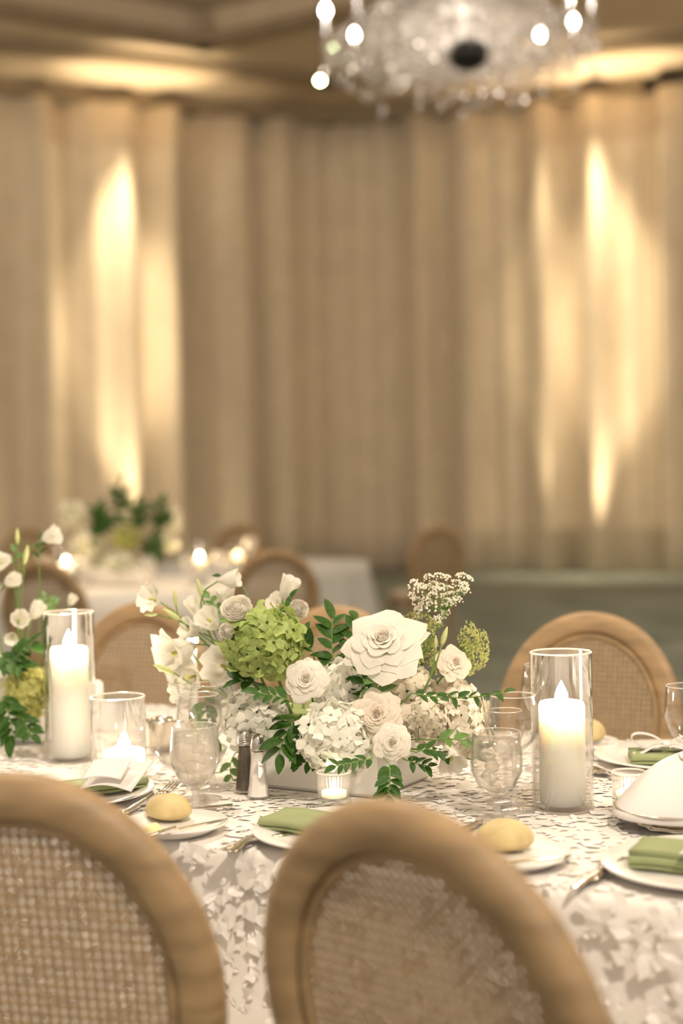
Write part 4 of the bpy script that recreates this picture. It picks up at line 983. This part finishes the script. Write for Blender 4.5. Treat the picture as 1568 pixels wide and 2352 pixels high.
def far_glass(px, py, D, label):
    p = at(px, py, D); t = thing('wine_glass', label, 'glass', (p.x, p.y, ZT), 0, 'background wine glasses')
    obj('bowl', lathe([(.005, .08), (.028, .10), (.042, .135), (.036, .19), (.0345, .19), (.040, .135), (.026, .102), (.0001, .09)], 28), M['glint_glass'], t)
    obj('stem', lathe([(.008, .004), (.0045, .02), (.0045, .08)], 10), M['glint_glass'], t); obj('foot', lathe([(.0001, 0), (.035, 0), (.008, .005), (.0001, .006)], 28), M['glint_glass'], t)
for px, D, lb in ((100, 7.8, 'blurred wine glass left of the left background candle'), (190, 7.8, 'blurred wine glass right of the left background candle'), (338, 7.75, 'blurred wine glass at the middle front of the background table'), (430, 7.9, 'blurred wine glass just left of the right background candle'), (505, 8.2, 'blurred wine glass right of the right background candle'), (575, 10.4, 'distant wine glass right of the dim candle')):
    far_glass(px, 1300, D, lb)

# ------------------------------------------------------------------ chandelier and downlight
Dc = 12.0; cc = at(1055, 100, Dc); zc = cc.z
ch = thing('chandelier', 'large crystal chandelier with bright candle bulbs hanging at the top', 'chandelier', tuple(cc))
def ring(R, r, z, n=64): return xf(lathe([(R - r, z), (R, z + r), (R + r, z), (R, z - r), (R - r, z)], n), Matrix.Identity(4))
for R, z, nm in ((1.08, -.02, 'outer_ring'), (.74, .22, 'middle_ring'), (.45, -.12, 'inner_ring')): obj(nm, ring(R, .018, z), M['crystal'], ch)
obj('column', lathe([(.0001, -.30), (.05, -.28), (.03, -.15), (.09, -.02), (.05, .15), (.035, .5), (.10, .7), (.03, .9), (.025, CEIL + .35 - zc)], 24), M['crystal'], ch)
obj('bowl', lathe([(.06, -.02), (.15, .03), (.20, .10), (.19, .10), (.14, .04), (.06, .0)], 40), M['crystal'], ch)
obj('finial_ball', ball(.165, .165, .13, 24, 12), M['dark'], ch, loc=(.03, -.45, -.215))
ARMS = (180, 141, 45, 23, 219, 262, 315, 338)
bulbm = mk('bulb', lathe([(.0001, 0), (.018, .005), (.028, .03), (.020, .06), (.0001, .09)], 14), M['bulb'])
candm = mk('candle_tube', lathe([(.0001, 0), (.055, .005), (.060, .015), (.026, .03), (.024, .27), (.0001, .275)], 18), M['crystal'])
for k, deg in enumerate(ARMS):
    a = math.radians(deg); R = 1.08; x, y = R * math.cos(a), R * math.sin(a); z0 = -.02
    obj('arm', tube(bez((.06 * math.cos(a), .06 * math.sin(a), .0), (.55 * x / R, .55 * y / R, -.45), (x, y, z0), 9), .022, .016, 8), M['crystal'], ch)
    put('candle_tube', candm, ch, (x, y, z0)); put('bulb', bulbm, ch, (x, y, z0 + .272))
dropm = [mk('crystal_drop', lathe([(.0001, 0), (.012, -.012), (.030, -.055), (.026, -.075), (.0001, -.10)], 6), M['crystal'], False), mk('crystal_drop', lathe([(.0001, 0), (.022, -.022), (.0001, -.044)], 6), M['crystal'], False)]
rs = random.Random(4)
for R, z, n, ln in ((1.08, -.02, 48, 3), (.92, .0, 30, 4), (.74, .24, 44, 6), (.6, .1, 30, 4), (.45, .2, 34, 6), (.25, .1, 18, 5)):
    for k in range(n):
        a = 2 * PI * k / n; L = rs.randint(1, ln)
        for j in range(L):
            if rs.random() < .3 and j < L - 1: continue
            put('crystal_drop', dropm[0 if j == L - 1 else 1], ch, (R * math.cos(a), R * math.sin(a), z - .10 * j), rot=(0, 0, rs.uniform(0, 3)), scale=rs.uniform(.9, 1.35))
l = lamp('POINT', 'chandelier_light', (0, 0, 0), 90, (1, .88, .72), shadow_soft_size=.6); l.parent = ch; l.location = (0, 0, .30)
p = at(735, 185, 12.5); t = thing('indicator_lamp', 'small round yellow green light left of the chandelier', 'lamp', tuple(p))
obj('lens', ball(.024), M['led'], t); obj('rod', tube([(0, 0, .02), (0, 0, CEIL + .3 - p.z)], .006, .006, 6), M['dark'], t)
k = (548 - 784) / FPX
d = ray(548, 52); tt = (TZ - CAM.z) / d.z; p = CAM + d * tt
t = thing('ceiling_downlight', 'faint round recessed light in the ceiling tray at upper left', 'light fixture', (p.x, p.y, TZ))
obj('trim_ring', ring(.16, .03, -.02, 32), M['curtain'], t); obj('lens', lathe([(.0001, -.01), (.15, -.01), (.15, 0), (.0001, 0)], 28), M['planter'], t)
